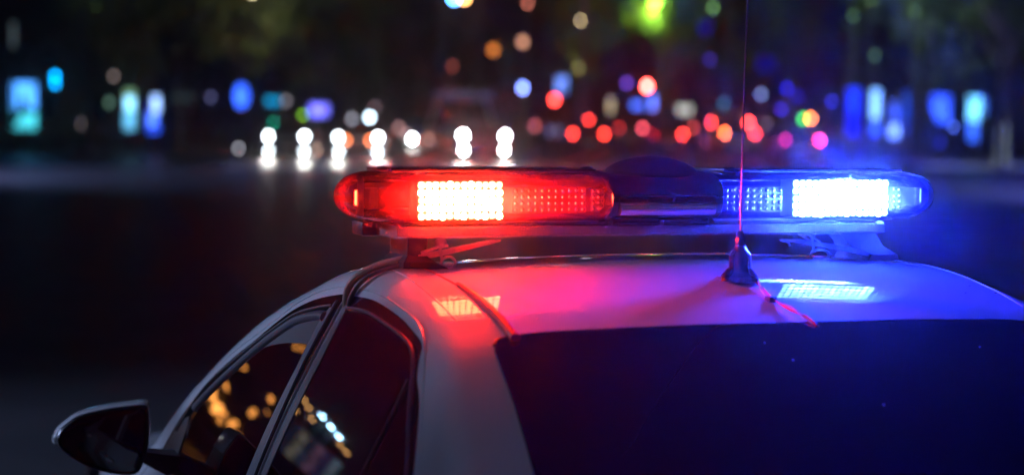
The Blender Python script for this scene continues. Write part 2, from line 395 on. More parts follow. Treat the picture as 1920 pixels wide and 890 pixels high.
BELT = .955
front_top = [(1.06, .975), (1.00, 1.03), (.929, 1.085), (.805, 1.162), (.684, 1.219), (.567, 1.268), (.471, 1.311), (.374, 1.350), (.259, 1.380), (.117, 1.402), (.064, 1.405)]
rear_top = [(.055, 1.405), (-.082, 1.410), (-.243, 1.400), (-.345, 1.386), (-.415, 1.372), (-.442, 1.350), (-.470, 1.325), (-.536, 1.288), (-.625, 1.203), (-.70, 1.11), (-.74, BELT)]
for sg in (-1, 1):
    sf = lambda v, z, off=0.0, s_=sg: sidept(v, z, off, s_)
    # door frames: dark panels, one per door
    fd = [tuple(p) for p in spl(front_top)] + [(.105, 1.28), (.12, 1.16), (.165, BELT), (1.08, BELT)]
    dfr = drape('front_door_frame', fd, sf, .002, M['black_gloss'], car)
    rd = [tuple(p) for p in spl(rear_top)] + [(.150, BELT), (.105, 1.16), (.088, 1.28)]
    rfr = drape('rear_door_frame', rd, sf, .002, M['black_gloss'], car)
    # front side window, slightly lowered: black panel above the glass edge stands for the unlit cabin
    gap = [tuple(p) for p in spl([(.845, 1.04), (.80, 1.105), (.742, 1.142), (.624, 1.199), (.514, 1.250), (.41, 1.293), (.301, 1.331), (.174, 1.352), (.150, 1.352)])]
    drape('dark_gap_panel', gap + [(.167, 1.263), (.199, 1.16), (.26, BELT + .01), (.80, BELT + .01), (.84, .99)], sf, .003, M['dark_inside'], car)
    gt = [tuple(p) for p in spl([(.842, 1.01), (.80, 1.098), (.742, 1.134), (.66, 1.178), (.588, 1.222), (.507, 1.250), (.425, 1.272), (.303, 1.292), (.18, 1.304), (.155, 1.304)])]
    drape('front_side_window', gt + [(.17, 1.263), (.202, 1.16), (.262, BELT + .012), (.80, BELT + .012), (.838, .985)], sf, .0055, M['tint_glass'], car)
    # rear side window and quarter glass
    rg = [tuple(p) for p in spl([(.022, 1.376), (-.082, 1.381), (-.229, 1.373), (-.355, 1.361), (-.405, 1.350), (-.448, 1.325)])]
    drape('rear_side_window', rg + [(-.441, 1.258), (-.418, 1.168), (-.385, BELT + .012), (.125, BELT + .012), (.091, 1.08), (.063, 1.18), (.034, 1.288)], sf, .0045, M['tint_glass'], car)
    drape('quarter_window', [(-.462, 1.313), (-.512, 1.272), (-.60, 1.195), (-.66, 1.11), (-.68, BELT + .012), (-.40, BELT + .012), (-.433, 1.168), (-.456, 1.258)], sf, .0045, M['tint_glass'], car)
    # mouldings
    strip('window_moulding', [(.95, 1.03), (.85, 1.116), (.779, 1.160), (.655, 1.214), (.541, 1.263), (.433, 1.307), (.328, 1.345), (.203, 1.369), (.120, 1.380)], sf, .008, .006, M['black_rubber'], car, .003)
    strip('rain_deflector', [(.84, 1.095), (.742, 1.146), (.624, 1.203), (.514, 1.254), (.41, 1.298), (.301, 1.336), (.174, 1.357), (.135, 1.358)], sf, .020, .009, M['pillar'], car, .004)
    strip('window_moulding', [(.025, 1.384), (-.082, 1.389), (-.229, 1.381), (-.359, 1.369), (-.412, 1.356), (-.455, 1.330), (-.519, 1.276), (-.61, 1.20), (-.67, 1.11), (-.69, BELT)], sf, .007, .006, M['pillar'], car, .003)
    strip('window_divider', [(-.452, 1.318), (-.448, 1.258), (-.425, 1.168), (-.392, BELT)], sf, .010, .006, M['black_rubber'], car, .003)
    # centre pillar covers, one per door, gap between them
    drape('pillar_cover', [(.150, 1.357), (.110, 1.392), (.136, 1.277), (.152, 1.165), (.196, BELT), (.255, BELT), (.197, 1.16), (.165, 1.263)], sf, .0058, M['pillar'], car)
    drape('pillar_cover', [(.055, 1.392), (.026, 1.386), (.034, 1.288), (.063, 1.18), (.091, 1.08), (.125, BELT), (.152, BELT), (.112, 1.165), (.082, 1.275)], sf, .0058, M['pillar'], car)
    strip('pillar_edge', [(.058, 1.390), (.082, 1.275), (.112, 1.165), (.158, BELT)], sf, .0035, .004, M['alu'], car, .006)
    strip('belt_moulding', [(1.05, .958), (.5, .957), (0, .957), (-.4, .957), (-.73, .958)], sf, .018, .008, M['black_rubber'], car, .002)
    strip('roof_gutter', [(1.04, 1.055), (.94, 1.12), (.81, 1.180), (.69, 1.236), (.57, 1.283), (.47, 1.325), (.37, 1.366), (.25, 1.398), (.11, 1.417), (-.08, 1.422), (-.24, 1.412), (-.37, 1.396), (-.45, 1.362), (-.55, 1.290), (-.64, 1.203)], sf, .003, .0015, M['paint'], car, .0)
    # door cut lines, handles, wheels
    for nm, vv_ in (('door_seam', .18), ('door_seam', -.75), ('door_seam', 1.12)):
        strip(nm, [(vv_, .93), (vv_, .75), (vv_ * .98, .5), (vv_ * .97, .34)], sf, .006, .001, M['black_rubber'], car, 0)
    for vv_ in (.30, -.60):
        p, _ = sf(vv_, .86, .02); MB().box(p, (.03, .16, .028), bev=.008).build('door_handle', M['paint'], car)
    for vw in (1.32, -1.28):
        x = sg * .77; wh = MB()
        ring = lambda o, r: [(x + sg * o, vw + r * math.cos(a), .31 + r * math.sin(a)) for a in [2 * math.pi * k / 32 for k in range(32)]]
        t_ = wh.loft([ring(-.1, .2), ring(-.1, .29), ring(-.07, .31), ring(.07, .31), ring(.10, .29), ring(.10, .21), ring(.07, .20)], cap=False).build('wheel', M['tyre'], car)
        rm = MB().loft([ring(.05, .2), ring(.085, .205), ring(.09, .19), ring(.06, .17), ring(.06, .03)]); 
        for k in range(5):
            a = 2 * math.pi * k / 5; rm.box((x + sg * .075, vw + .1 * math.cos(a), .31 + .1 * math.sin(a)), (.03, .19, .04), rot=Matrix.Rotation(a, 3, 'X'), bev=.006)
        rm.build('rim', M['rim'], t_)
# wheel-arch lips, sill, windscreen, rear window
poly = [(0, -.494), (-.15, -.490), (-.34, -.483), (-.43, -.478), (-.462, -.477), (-.485, -.481), (-.499, -.492), (-.507, -.512), (-.516, -.58), (-.525, -.655), (-.538, -.736), (-.549, -.80), (-.572, -.93), (-.58, -.98), (-.50, -1.01), (0, -1.03)]
poly = poly + [(-a, b) for a, b in poly[-2:0:-1]]
rear_window = drape('rear_window', poly, toppt, .003, M['tint_glass'], car, .035)
strip('rear_window_seal', [(-.503, -.50), (-.485, -.480), (-.43, -.475), (-.30, -.482), (0, -.491), (.30, -.482), (.43, -.475), (.485, -.480), (.503, -.50)], toppt, .007, .003, M['black_rubber'], car, .001)
for (u, v, r_) in ((-.035, -.60, .0018), (.06, -.72, .0020), (.33, -.57, .0015), (-.06, -.55, .0011)):
    p, n = toppt(u, v, .003); MB().sphere(p, (r_, r_, r_ * .7), 8, 5).build('speck_glint', M['reflector'], car)
for (u, v, r_) in ((-.25, -.02, .0025), (-.03, 0, .0028), (.09, .0, .0022), (.49, -.29, .0026), (.52, -.33, .003), (.45, -.34, .002), (-.40, -.42, .0015)):
    p, n = toppt(u, v, .0008); MB().sphere(p, (r_, r_, r_ * .5), 8, 5).build('speck_glint', M['chrome'], car)  # chrome beads put in for lamp glints on the roof paint
ws = [(0, .60), (.2, .585), (.4, .545), (.52, .505)]
wb = [(.60, .98), (.4, 1.13), (.2, 1.19), (0, 1.21)]
wp = ws + wb; wp = wp + [(-a, b) for a, b in wp[-2:0:-1]]
drape('windscreen', wp, toppt, .003, M['tint_glass'], car, .05)
for xs_ in (-.47, .47):   # roof ditch mouldings
    strip('roof_moulding', [(xs_ * 1.06, .38), (xs_ * 1.10, .1), (xs_ * 1.13, -.2), (xs_ * 1.13, -.40)], toppt, .003, .0012, M['paint'], car, 0)
for xs_ in (-.62, .62):
    MB().box((xs_, -2.17, .80), (.30, .10, .16), bev=.03).build('tail_light', principled('tail_lens', (.3, .01, .01), .1, coat=1), car)
    MB().box((xs_, 2.12, .68), (.32, .18, .13), bev=.03).build('headlight', M['chrome'], car)
MB().box((0, -2.22, .45), (1.5, .14, .22), bev=.05).build('bumper', M['paint'], car)
MB().box((0, 2.22, .42), (1.45, .14, .24), bev=.05).build('bumper', M['paint'], car)

# ---- door mirror (left)
mo = [(-1.015, 1.050), (-1.008, 1.066), (-.988, 1.083), (-.965, 1.096), (-.91, 1.107), (-.854, 1.112), (-.828, 1.111), (-.820, 1.095), (-.822, 1.03), (-.834, .987), (-.850, .966), (-.888, .967), (-.932, .979), (-.971, .999), (-1.001, 1.022), (-1.013, 1.038)]
mo = [tuple(p) for p in spl(mo + [mo[0]], 3)][:-1]
def scaled(pts, k, cx=-.915, cz=1.035, y=.8, dx=0): return [(cx + (a - cx) * k + dx, y, cz + (b - cz) * k) for a, b in pts]
for sg in (-1, 1):
    def S(r_): return [(-a * sg, b, c) if sg > 0 else (a, b, c) for a, b, c in r_]
    mir = MB().loft([S(scaled(mo, .93, y=.83)), S(scaled(mo, .94, y=.795)), S(scaled(mo, .975, y=.79)), S(scaled(mo, 1, y=.797)), S(scaled(mo, 1.02, y=.82)), S(scaled(mo, 1.0, y=.87, dx=.005)), S(scaled(mo, .88, y=.915, dx=.012)), S(scaled(mo, .6, y=.935, dx=.02))]).build('mirror_housing', M['black_plastic'], car)
    capm = [p for p in mo]
    # painted cap over the top and outer edge
    top_ = [p for p in mo if p[1] > 1.045]
    rings = []
    for yy, k in ((.800, 1.012), (.806, 1.028), (.825, 1.038), (.87, 1.02), (.917, .90), (.939, .61)):
        rings.append(S(scaled(top_, k, y=yy, dx=0 if yy < .86 else .012)))
    MB().loft(rings, closed=False, cap=False).build('mirror_cap', M['paint'], mir)
    MB().loft([S(scaled(mo, .93, y=.8295)), S(scaled(mo, .925, y=.8)), S(scaled(mo, .80, y=.7985))]).build('mirror_glass', M['tint_glass'], mir)
    rs = MB()
    xx = -1.02 * 1
    rs.sphere((1.012 * (1 if sg > 0 else -1), .822, 1.045), (.010, .022, .014)); rs.build('turn_signal', principled('clear_lens', (.5, .5, .5), .08, coat=1), mir)
    MB().loft([[(sg * .83, .81, .985), (sg * .83, .87, .985), (sg * .83, .87, 1.01), (sg * .83, .81, 1.01)],
               [(sg * .78, .82, .955), (sg * .78, .90, .955), (sg * .78, .90, 1.0), (sg * .78, .82, 1.0)],
               [(sg * .70, .84, .955), (sg * .70, .96, .955), (sg * .70, .96, .985), (sg * .70, .84, .985)]]).build('mirror_arm', M['black_plastic'], car)
    sf = lambda v, z, off=0.0, s_=sg: sidept(v, z, off, s_)
    drape('mirror_sail', [(1.06, .958), (1.0, 1.01), (.93, 1.055), (.875, 1.072), (.86, 1.04), (.87, .958)], sf, .0045, M['black_plastic'], car)

# ------------------------------------------------------------------ roof light bar
bar = empty('light_bar', (0, 0, 0), 0, 'long roof light bar lit red on its left and blue on its right', 'light bar')
bar.location = car.matrix_basis @ Vector((0, 0, 0)); bar.rotation_euler = (0, 0, TH)
bar.location = CAR
U0 = -.028; ZC = 1.588
def bsec(u, scale=1.0, n=36, zlo=1.541, zhi=1.634):
    a = abs(u)
    k = 1.0 if a < .50 else max(0.0, 1 - ((a - .495) / .1) ** 3.0) ** .5
    kd = 1.0 if a < .40 else max(0.0, 1 - ((a - .40) / .195) ** 2.0) ** .5
    d = .143 * (.12 + .88 * kd) * scale * (1 if k > 0 else 0); zc = (zlo + zhi) / 2; h = (zhi - zlo) / 2 * k * scale
    tilt = 0
    out = []
    for j in range(n):
        t = 2 * math.pi * j / n; c, s_ = math.cos(t), math.sin(t)
        out.append((U0 + u, d * math.copysign(abs(c) ** .75, c), zc + h * math.copysign(abs(s_) ** .62, s_)))
    return out
def dome(name, ua, ub, mt, n=40, sc=1.0):
    us = [ua + (ub - ua) * i / n for i in range(n + 1)]
    # finer near the rounded tips
    us = sorted(set(us + [math.copysign(x, ua if abs(ua) > abs(ub) else ub) for x in (.575, .582, .587, .591, .593, .5945)] )) if max(abs(ua), abs(ub)) > .5 else us
    return MB().loft([bsec(u, sc) for u in us]).build(name, mt, bar, True, 60)
red = dome('red_dome', -.5948, -.128, M['red_dome']); red['label'] = 'red plastic dome'
blu = dome('blue_dome', .088, .5948, M['blue_dome']); blu['label'] = 'clear dome glowing blue'
# centre housing with its hump
hb = MB(); hb.loft([bsec(-.132, .985), bsec(-.128, 1.03), bsec(-.118, 1.035), bsec(-.114, 1.0), bsec(.074, 1.0), bsec(.078, 1.035), bsec(.088, 1.03), bsec(.092, .985)])
housing = hb.build('centre_housing', M['black_gloss'], bar, True, 40)
hump = MB(); rings = []
for i in range(13):
    t = i / 12; zz = 1.618 + .043 * t ** .9; rr = max(.02, (1 - t ** 2.1) ** .62)
    rings.append([(U0 + .004 + .090 * rr * math.cos(a), -.01 + .10 * rr * math.sin(a), zz) for a in [2 * math.pi * k / 32 for k in range(32)]])
hump.loft(rings).build('horn_cover', M['black_rubber'], bar, True, 60)
# shiny front strip of the centre housing
cs = MB()
def front_strip(z0, z1, ua, ub, d):
    rings = []
    for i in range(13):
        u = ua + (ub - ua) * i / 12; h = (z1 - z0) / 2; zc = (z0 + z1) / 2
        rings.append([(U0 + u, -.139 - d - .011 * math.cos(a), zc + h * math.sin(a)) for a in [-1.57 + 3.14 * k / 10 for k in range(11)]] + [(U0 + u, -.13, z1), (U0 + u, -.13, z0)])
    return MB().loft(rings)
front_strip(1.557, 1.580, -.113, .073, 0).build('chrome_strip', M['silver'], bar)
front_strip(1.5905, 1.5925, -.113, .073, .0).build('chrome_strip', M['pillar'], bar)
# base tray
tr = MB()
tsec = lambda u: [(U0 + u, -.100, 1.5175), (U0 + u, -.110, 1.5215), (U0 + u, -.106, 1.5365), (U0 + u, -.098, 1.5405), (U0 + u, .135, 1.5415), (U0 + u, .155, 1.528), (U0 + u, .150, 1.5185)]
tr.loft([tsec(-.517), tsec(-.507), tsec(.437), tsec(.447)]); tray = tr.build('base_tray', M['silver'], bar, True, 25)
MB().box((U0 - .035, -.1, 1.542), (.94, .005, .004)).build('tray_seal', M['black_rubber'], bar, False)
for a, b in ((-.52, -.135), (.12, .50)):
    MB().box((U0 + (a + b) / 2, 0, 1.6355), (b - a, .16, .006), bev=.002).build('top_cap', M['black_plastic'], bar)
for u in (-.145, .14, -.53):
    MB().sphere((U0 + u, -.06, 1.638), (.012, .02, .005), 10, 6).build('cap_screw', M['black_plastic'], bar)
for u in (-.12, -.02, .08):
    MB().disc((U0 + u, -.112, 1.543), .005, 'y', .012, 10).build('tray_bolt', M['chrome'], bar)
for u, sgn in ((-.526, -1),):
    MB().box((U0 + u, .06, 1.528), (.034, .07, .026), bev=.005).build('end_bracket', M['black_plastic'], bar)
# led modules
def led_mesh(col, L, r=.0064):
    n = 8
    vs = [(r * math.cos(2 * math.pi * k / n), 0, r * math.sin(2 * math.pi * k / n)) for k in range(n)] + [(.6 * r * math.cos(2 * math.pi * k / n), -.0025, .6 * r * math.sin(2 * math.pi * k / n)) for k in range(n)]
    fs = [(k, (k + 1) % n, n + (k + 1) % n, n + k) for k in range(n)] + [tuple(n + k for k in range(n))]
    return mesh('led', vs, fs, led_mat(col, L, STRAY_RED if col[0] > .5 else STRAY_BLUE) if L else M['chrome'], True)
def module(u0, u1, z0, z1, cols, rows, lit, label, yy=-.092, depth=.05, r=None):
    pm = MB().box((U0 + (u0 + u1) / 2, yy + depth / 2, (z0 + z1) / 2), (u1 - u0, depth, z1 - z0), bev=.003).build('led_module', M['reflector'] if lit else M['grey_reflector'], bar)
    pm['label'] = label
    me = [led_mesh(lit[0], lit[1] * q, .0062 + .0006 * min(q, 1)) for q in (lit[2], .12, .6, 1.0, 1.6)] if lit else None
    for i in range(cols):
        for j in range(rows):
            x = u0 + (u1 - u0) * (i + .5) / cols; z = z0 + (z1 - z0) * (j + .5) / rows
            if lit:
                edge = i in (0, cols - 1) or j in (0, rows - 1)
                link('led', random.choice(me[:3]) if edge else random.choice(me[2:]), pm, (U0 + x + random.uniform(-.0006, .0006), yy - .001, z + random.uniform(-.0006, .0006)))
            else:
                global LENS
                link('led_lens', LENS, pm, (U0 + x, yy - .001, z))
lens_mb = MB().sphere((0, 0, 0), (.0045, .004, .0045), 10, 6)
LENS = mesh('led_lens', lens_mb.v, lens_mb.f, principled('unlit_led_lens', (.22, .22, .24), .18, metal=.7), True)
RC, BC = (1.0, .075, .030), (.022, .05, 1.0)
module(-.475, -.318, 1.549, 1.617, 12, 5, (RC, LED_RED, .02), 'red module shining brightly')
module(.258, .462, 1.549, 1.619, 15, 5, (BC, LED_BLUE, .008), 'blue module shining brightly')
module(-.300, -.158, 1.560, 1.606, 11, 4, None, 'unlit red module')
module(-.150, -.128, 1.562, 1.604, 2, 4, None, 'small unlit end module')
module(.100, .238, 1.560, 1.606, 10, 4, None, 'unlit blue module')
module(.470, .492, 1.560, 1.606, 2, 4, None, 'small unlit end module')
# corner units inside the tips
for sg in (-1, 1):
    MB().box((U0 + sg * .545, -.02, 1.585), (.024, .05, .036), rz=sg * .6, bev=.003).build('corner_module', M['grey_reflector'], bar)
    MB().box((U0 + sg * .5625, -.02, 1.586), (.004, .030, .026), rz=sg * .6, bev=.001).build('tip_fill_glow', emit(RC if sg < 0 else BC, 45), bar)  # glowing block added in each tip to brighten the dome
    cres = [[(U0 + sg * (.548 + .018 * math.cos(a) + o_), -.078 * abs(math.cos(a)) ** .8 + .01, 1.5875 + .037 * math.sin(a)) for a in [-1.45 + 2.9 * i / 20 for i in range(21)]] for o_ in (0, .006, .012)]
    MB().loft(cres, closed=False, cap=False).build('dome_ring', M['reflector'], bar)
MB().box((U0, .02, 1.545), (.96, .20, .006), bev=.002).build('circuit_tray', M['grey_reflector'], bar)
# mounting feet, clamp arms and spring loops
for sg, lab in ((-1, 'foot'), (1, 'foot')):
    zr = lambda u, v: ztop(abs(u), v)
    u = U0 + sg * .462
    ub = U0 + sg * .462 if sg < 0 else U0 + .478
    zf = ztop(u, 0)
    foot = MB()
    if sg < 0:
        foot.loft([[(u - .018, -.05, 1.52), (u + .020, -.05, 1.52), (u + .020, .05, 1.52), (u - .018, .05, 1.52)],
                   [(u - .020, -.055, 1.485), (u + .014, -.055, 1.485), (u + .014, .055, 1.485), (u - .020, .055, 1.485)],
                   [(u - .030, -.065, zf + .014), (u + .030, -.065, zf + .014), (u + .03, .065, zf + .014), (u - .03, .065, zf + .014)],
                   [(u - .030, -.065, zf + .004), (u + .055, -.065, zf + .002), (u + .055, .065, zf + .002), (u - .03, .065, zf + .004)]])
    else:
        foot.loft([[(u - .085, -.05, 1.52), (u - .005, -.05, 1.52), (u - .005, .05, 1.52), (u - .085, .05, 1.52)],
                   [(u - .055, -.055, 1.49), (u + .014, -.055, 1.49), (u + .014, .055, 1.49), (u - .055, .055, 1.49)],
                   [(u - .015, -.065, zf + .012), (u + .040, -.065, zf + .012), (u + .04, .065, zf + .012), (u - .015, .065, zf + .012)],
                   [(u - .025, -.065, zf + .001), (u + .044, -.065, zf + .001), (u + .044, .065, zf + .001), (u - .025, .065, zf + .001)]])
    foot.build('mounting_foot', M['black_plastic'] if sg < 0 else M['foot_steel'], bar, True, 30)
    rod = [(u - sg * -.0, -.05, zf + .022), (u - sg * .06, -.05, zf + .033), (u - sg * .13, -.05, zf + .047), (u - sg * .155, -.05, zf + .051)] if sg < 0 else \
          [(u + .02, -.05, zf + .006), (u - .06, -.05, zf + .022), (u - .16, -.05, zf + .038), (u - .205, -.05, zf + .042)]
    arm = MB().loft([[(p[0], p[1] - .006, p[2] - k), (p[0], p[1] + .006, p[2] - k), (p[0], p[1] + .006, p[2] + k), (p[0], p[1] - .006, p[2] + k)] for p, k in zip(rod, (.005, .005, .004, .0015))]).build('clamp_arm', M['steel'], bar)
    cx = u + .055 if sg < 0 else u - .125
    loop = [(cx + .013 * math.cos(a) * (1 if sg < 0 else 1.5), -.058, zf + .012 + .011 * math.sin(a)) for a in [2 * math.pi * k / 16 for k in range(17)]]
    MB().tube(loop, .0028, 8, False).build('spring_loop', M['steel'], bar)
    MB().tube([(cx - .012, -.058, zf + .017), (cx - .016, -.056, zf + .045), (cx - .008, -.05, 1.515)], .0028, 8).build('hook_rod', M['steel'], bar)
    if sg < 0:
        MB().tube([(cx - .05, -.056, zf + .030), (cx - .02, -.056, zf + .040), (cx + .0, -.056, zf + .043)], .0032, 8).build('hook_rod', M['steel'], bar)
        MB().sphere((cx - .012, -.05, 1.506), (.012, .012, .010), 10, 6).build('clamp_nut', M['steel'], bar)
    else:
        MB().tube([(u - .205, -.052, zf + .042), (u - .192, -.056, zf + .038), (u - .189, -.058, zf + .030)], .0028, 8).build('hook_rod', M['steel'], bar)
        MB().tube([(u - .18, -.04, 1.515), (u - .155, -.045, zf + .058), (u - .12, -.05, zf + .036)], .0022, 8).build('hook_rod', M['steel'], bar)
        MB().loft([[(u - .15, .0, 1.52), (u - .07, .0, 1.52), (u - .07, .02, 1.52), (u - .15, .02, 1.52)], [(u - .09, 0, 1.487), (u - .06, 0, 1.487), (u - .06, .02, 1.487), (u - .09, .02, 1.487)]]).build('foot_gusset', M['foot_steel'], bar)
# cable from the left foot to the top of the door
pA = Vector((-.505, -.03, ztop(.505, -.03) + .020)); pE, _ = sidept(.045, 1.402, .010)
cab = spl([(-.47, -.01, 1.487), pA, Vector((-.552, .0, 1.462)), Vector((-.585, .025, 1.437)), pE, Vector((pE.x + .002, .046, 1.375))], 6)
MB().tube(cab, .0075, 10).build('bar_cable', M['strap'], bar)
cab2 = spl([(-.46, -.02, 1.482), Vector((-.50, -.04, ztop(.505, -.03) + .013)), Vector((-.548, -.01, 1.455)), Vector((-.578, .012, 1.432)), Vector((pE.x + .002, .03, 1.400)), Vector((pE.x + .004, .035, 1.376))], 6)
MB().tube(cab2, .005, 10).build('bar_cable', M['cable_black'], bar)

# loose cable over the roof to the rear window corner
rc = []
for (u, v, r_) in ((-.47, .0, .0016), (-.476, -.12, .0016), (-.471, -.215, .0018), (-.470, -.222, .0045), (-.467, -.29, .0060), (-.466, -.36, .0072), (-.465, -.425, .0080), (-.466, -.492, .0085)):
    p, n = toppt(u, v, r_ * .7); rc.append((p, r_))
rs_ = spl([p for p, _ in rc], 4); rr_ = [lut([(i * 4, rc[i][1]) for i in range(len(rc))], k) for k in range(len(rs_))]
M['red_sleeve'] = principled('red_sleeve', (.5, .02, .03), .4)
o = MB().tube([tuple(p) for p in rs_], rr_, 12).build('roof_cable', M['red_sleeve'])
o.location = CAR; o.rotation_euler = (0, 0, TH)
tag(o, 'flattened cable sleeve running over the roof from the light bar to the rear window corner', 'cable')

# ------------------------------------------------------------------ antenna
ant = empty('roof_antenna', CAR, TH, 'black whip antenna on a finned base standing at the middle of the rear roof', 'antenna')
ax, ay = .028, -.282; az = ztop(ax, ay)
b = MB(); prof = [(.031, 0), (.031, .008), (.024, .012), (.0205, .016), (.0195, .020), (.0190, .044), (.0165, .050), (.0105, .057), (.0095, .062)]
b.loft([[(ax + r_ * (1.0) * math.cos(a), ay + r_ * 1.1 * math.sin(a), az + z_) for a in [2 * math.pi * k / 20 for k in range(20)]] for r_, z_ in prof])
b.build('antenna_base', M['black_plastic'], ant, True, 40)
t = MB(); t.loft([[(ax + r_ * math.cos(a), ay + r_ * math.sin(a), az + z_) for a in [2 * math.pi * k / 8 for k in range(8)]] for r_, z_ in ((.0095, .061), (.0092, .072), (.0075, .082), (.0035, .088))])
t.build('antenna_tip', M['black_gloss'], ant, True, 25)
for k in range(4):
    a = math.pi / 2 * k + .35
    f = MB(); c, s_ = math.cos(a), math.sin(a); q = Vector((-s_, c, 0)) * .004; d_ = Vector((c, s_, 0))
    base = Vector((ax, ay, az))
    pr = [(.012, .002), (.042, .002), (.041, .008), (.030, .018), (.022, .024), (.0215, .046), (.014, .054)]
    f.loft([[base + d_ * r_ + Vector((0, 0, z_)) + q for r_, z_ in pr], [base + d_ * r_ + Vector((0, 0, z_)) - q for r_, z_ in pr]])
    f.build('base_fin', M['black_gloss'], ant, True, 25)
MB().tube([(ax, ay, az + .08), (ax + .002, ay, az + .3), (ax + .008, ay - .002, az + .62), (ax + .016, ay - .004, az + .98)], [.0019, .0017, .0014, .0011], 8).build('whip', M['whip'], ant)
for k, (mt_, dph) in enumerate((('wire_red', 0), ('wire_white', math.pi))):
    pts = []
    path = spl([(.040, -.285), (.046, -.305), (.042, -.33), (.034, -.38), (.040, -.445), (.050, -.482), (.060, -.506)], 8)
    for i, q in enumerate(path):
        p, n = toppt(q.x, q.y, .0045 + (.012 * max(0, 1 - i / 10)) + .004 * math.sin(i / 48 * math.pi * 2) ** 2)
        a = i * .33 + dph; pts.append(p + Vector((math.cos(a) * .0024, 0, math.sin(a) * .0024)))
    MB().tube(pts, .0020, 8).build('antenna_wire', M[mt_], ant)
p, n = toppt(.030, -.395, .004); MB().box(p, (.014, .02, .010), bev=.002).build('wire_shadow_block', M['black_rubber'], ant)  # small dark block put in for the wire's shadow on the roof

# ------------------------------------------------------------------ background pieces
def bx(x, Z): return (x - 960) / F * Z
def disc_lamp(name, x, y, Z, r, col, L, parent, depth=.05):
    p = at(x, y, Z)
    return MB().disc((0, 0, 0), r, 'y', depth, 14).build(name, emit(col, L), parent, True, 35, p - Vector(parent.location) if parent else p)

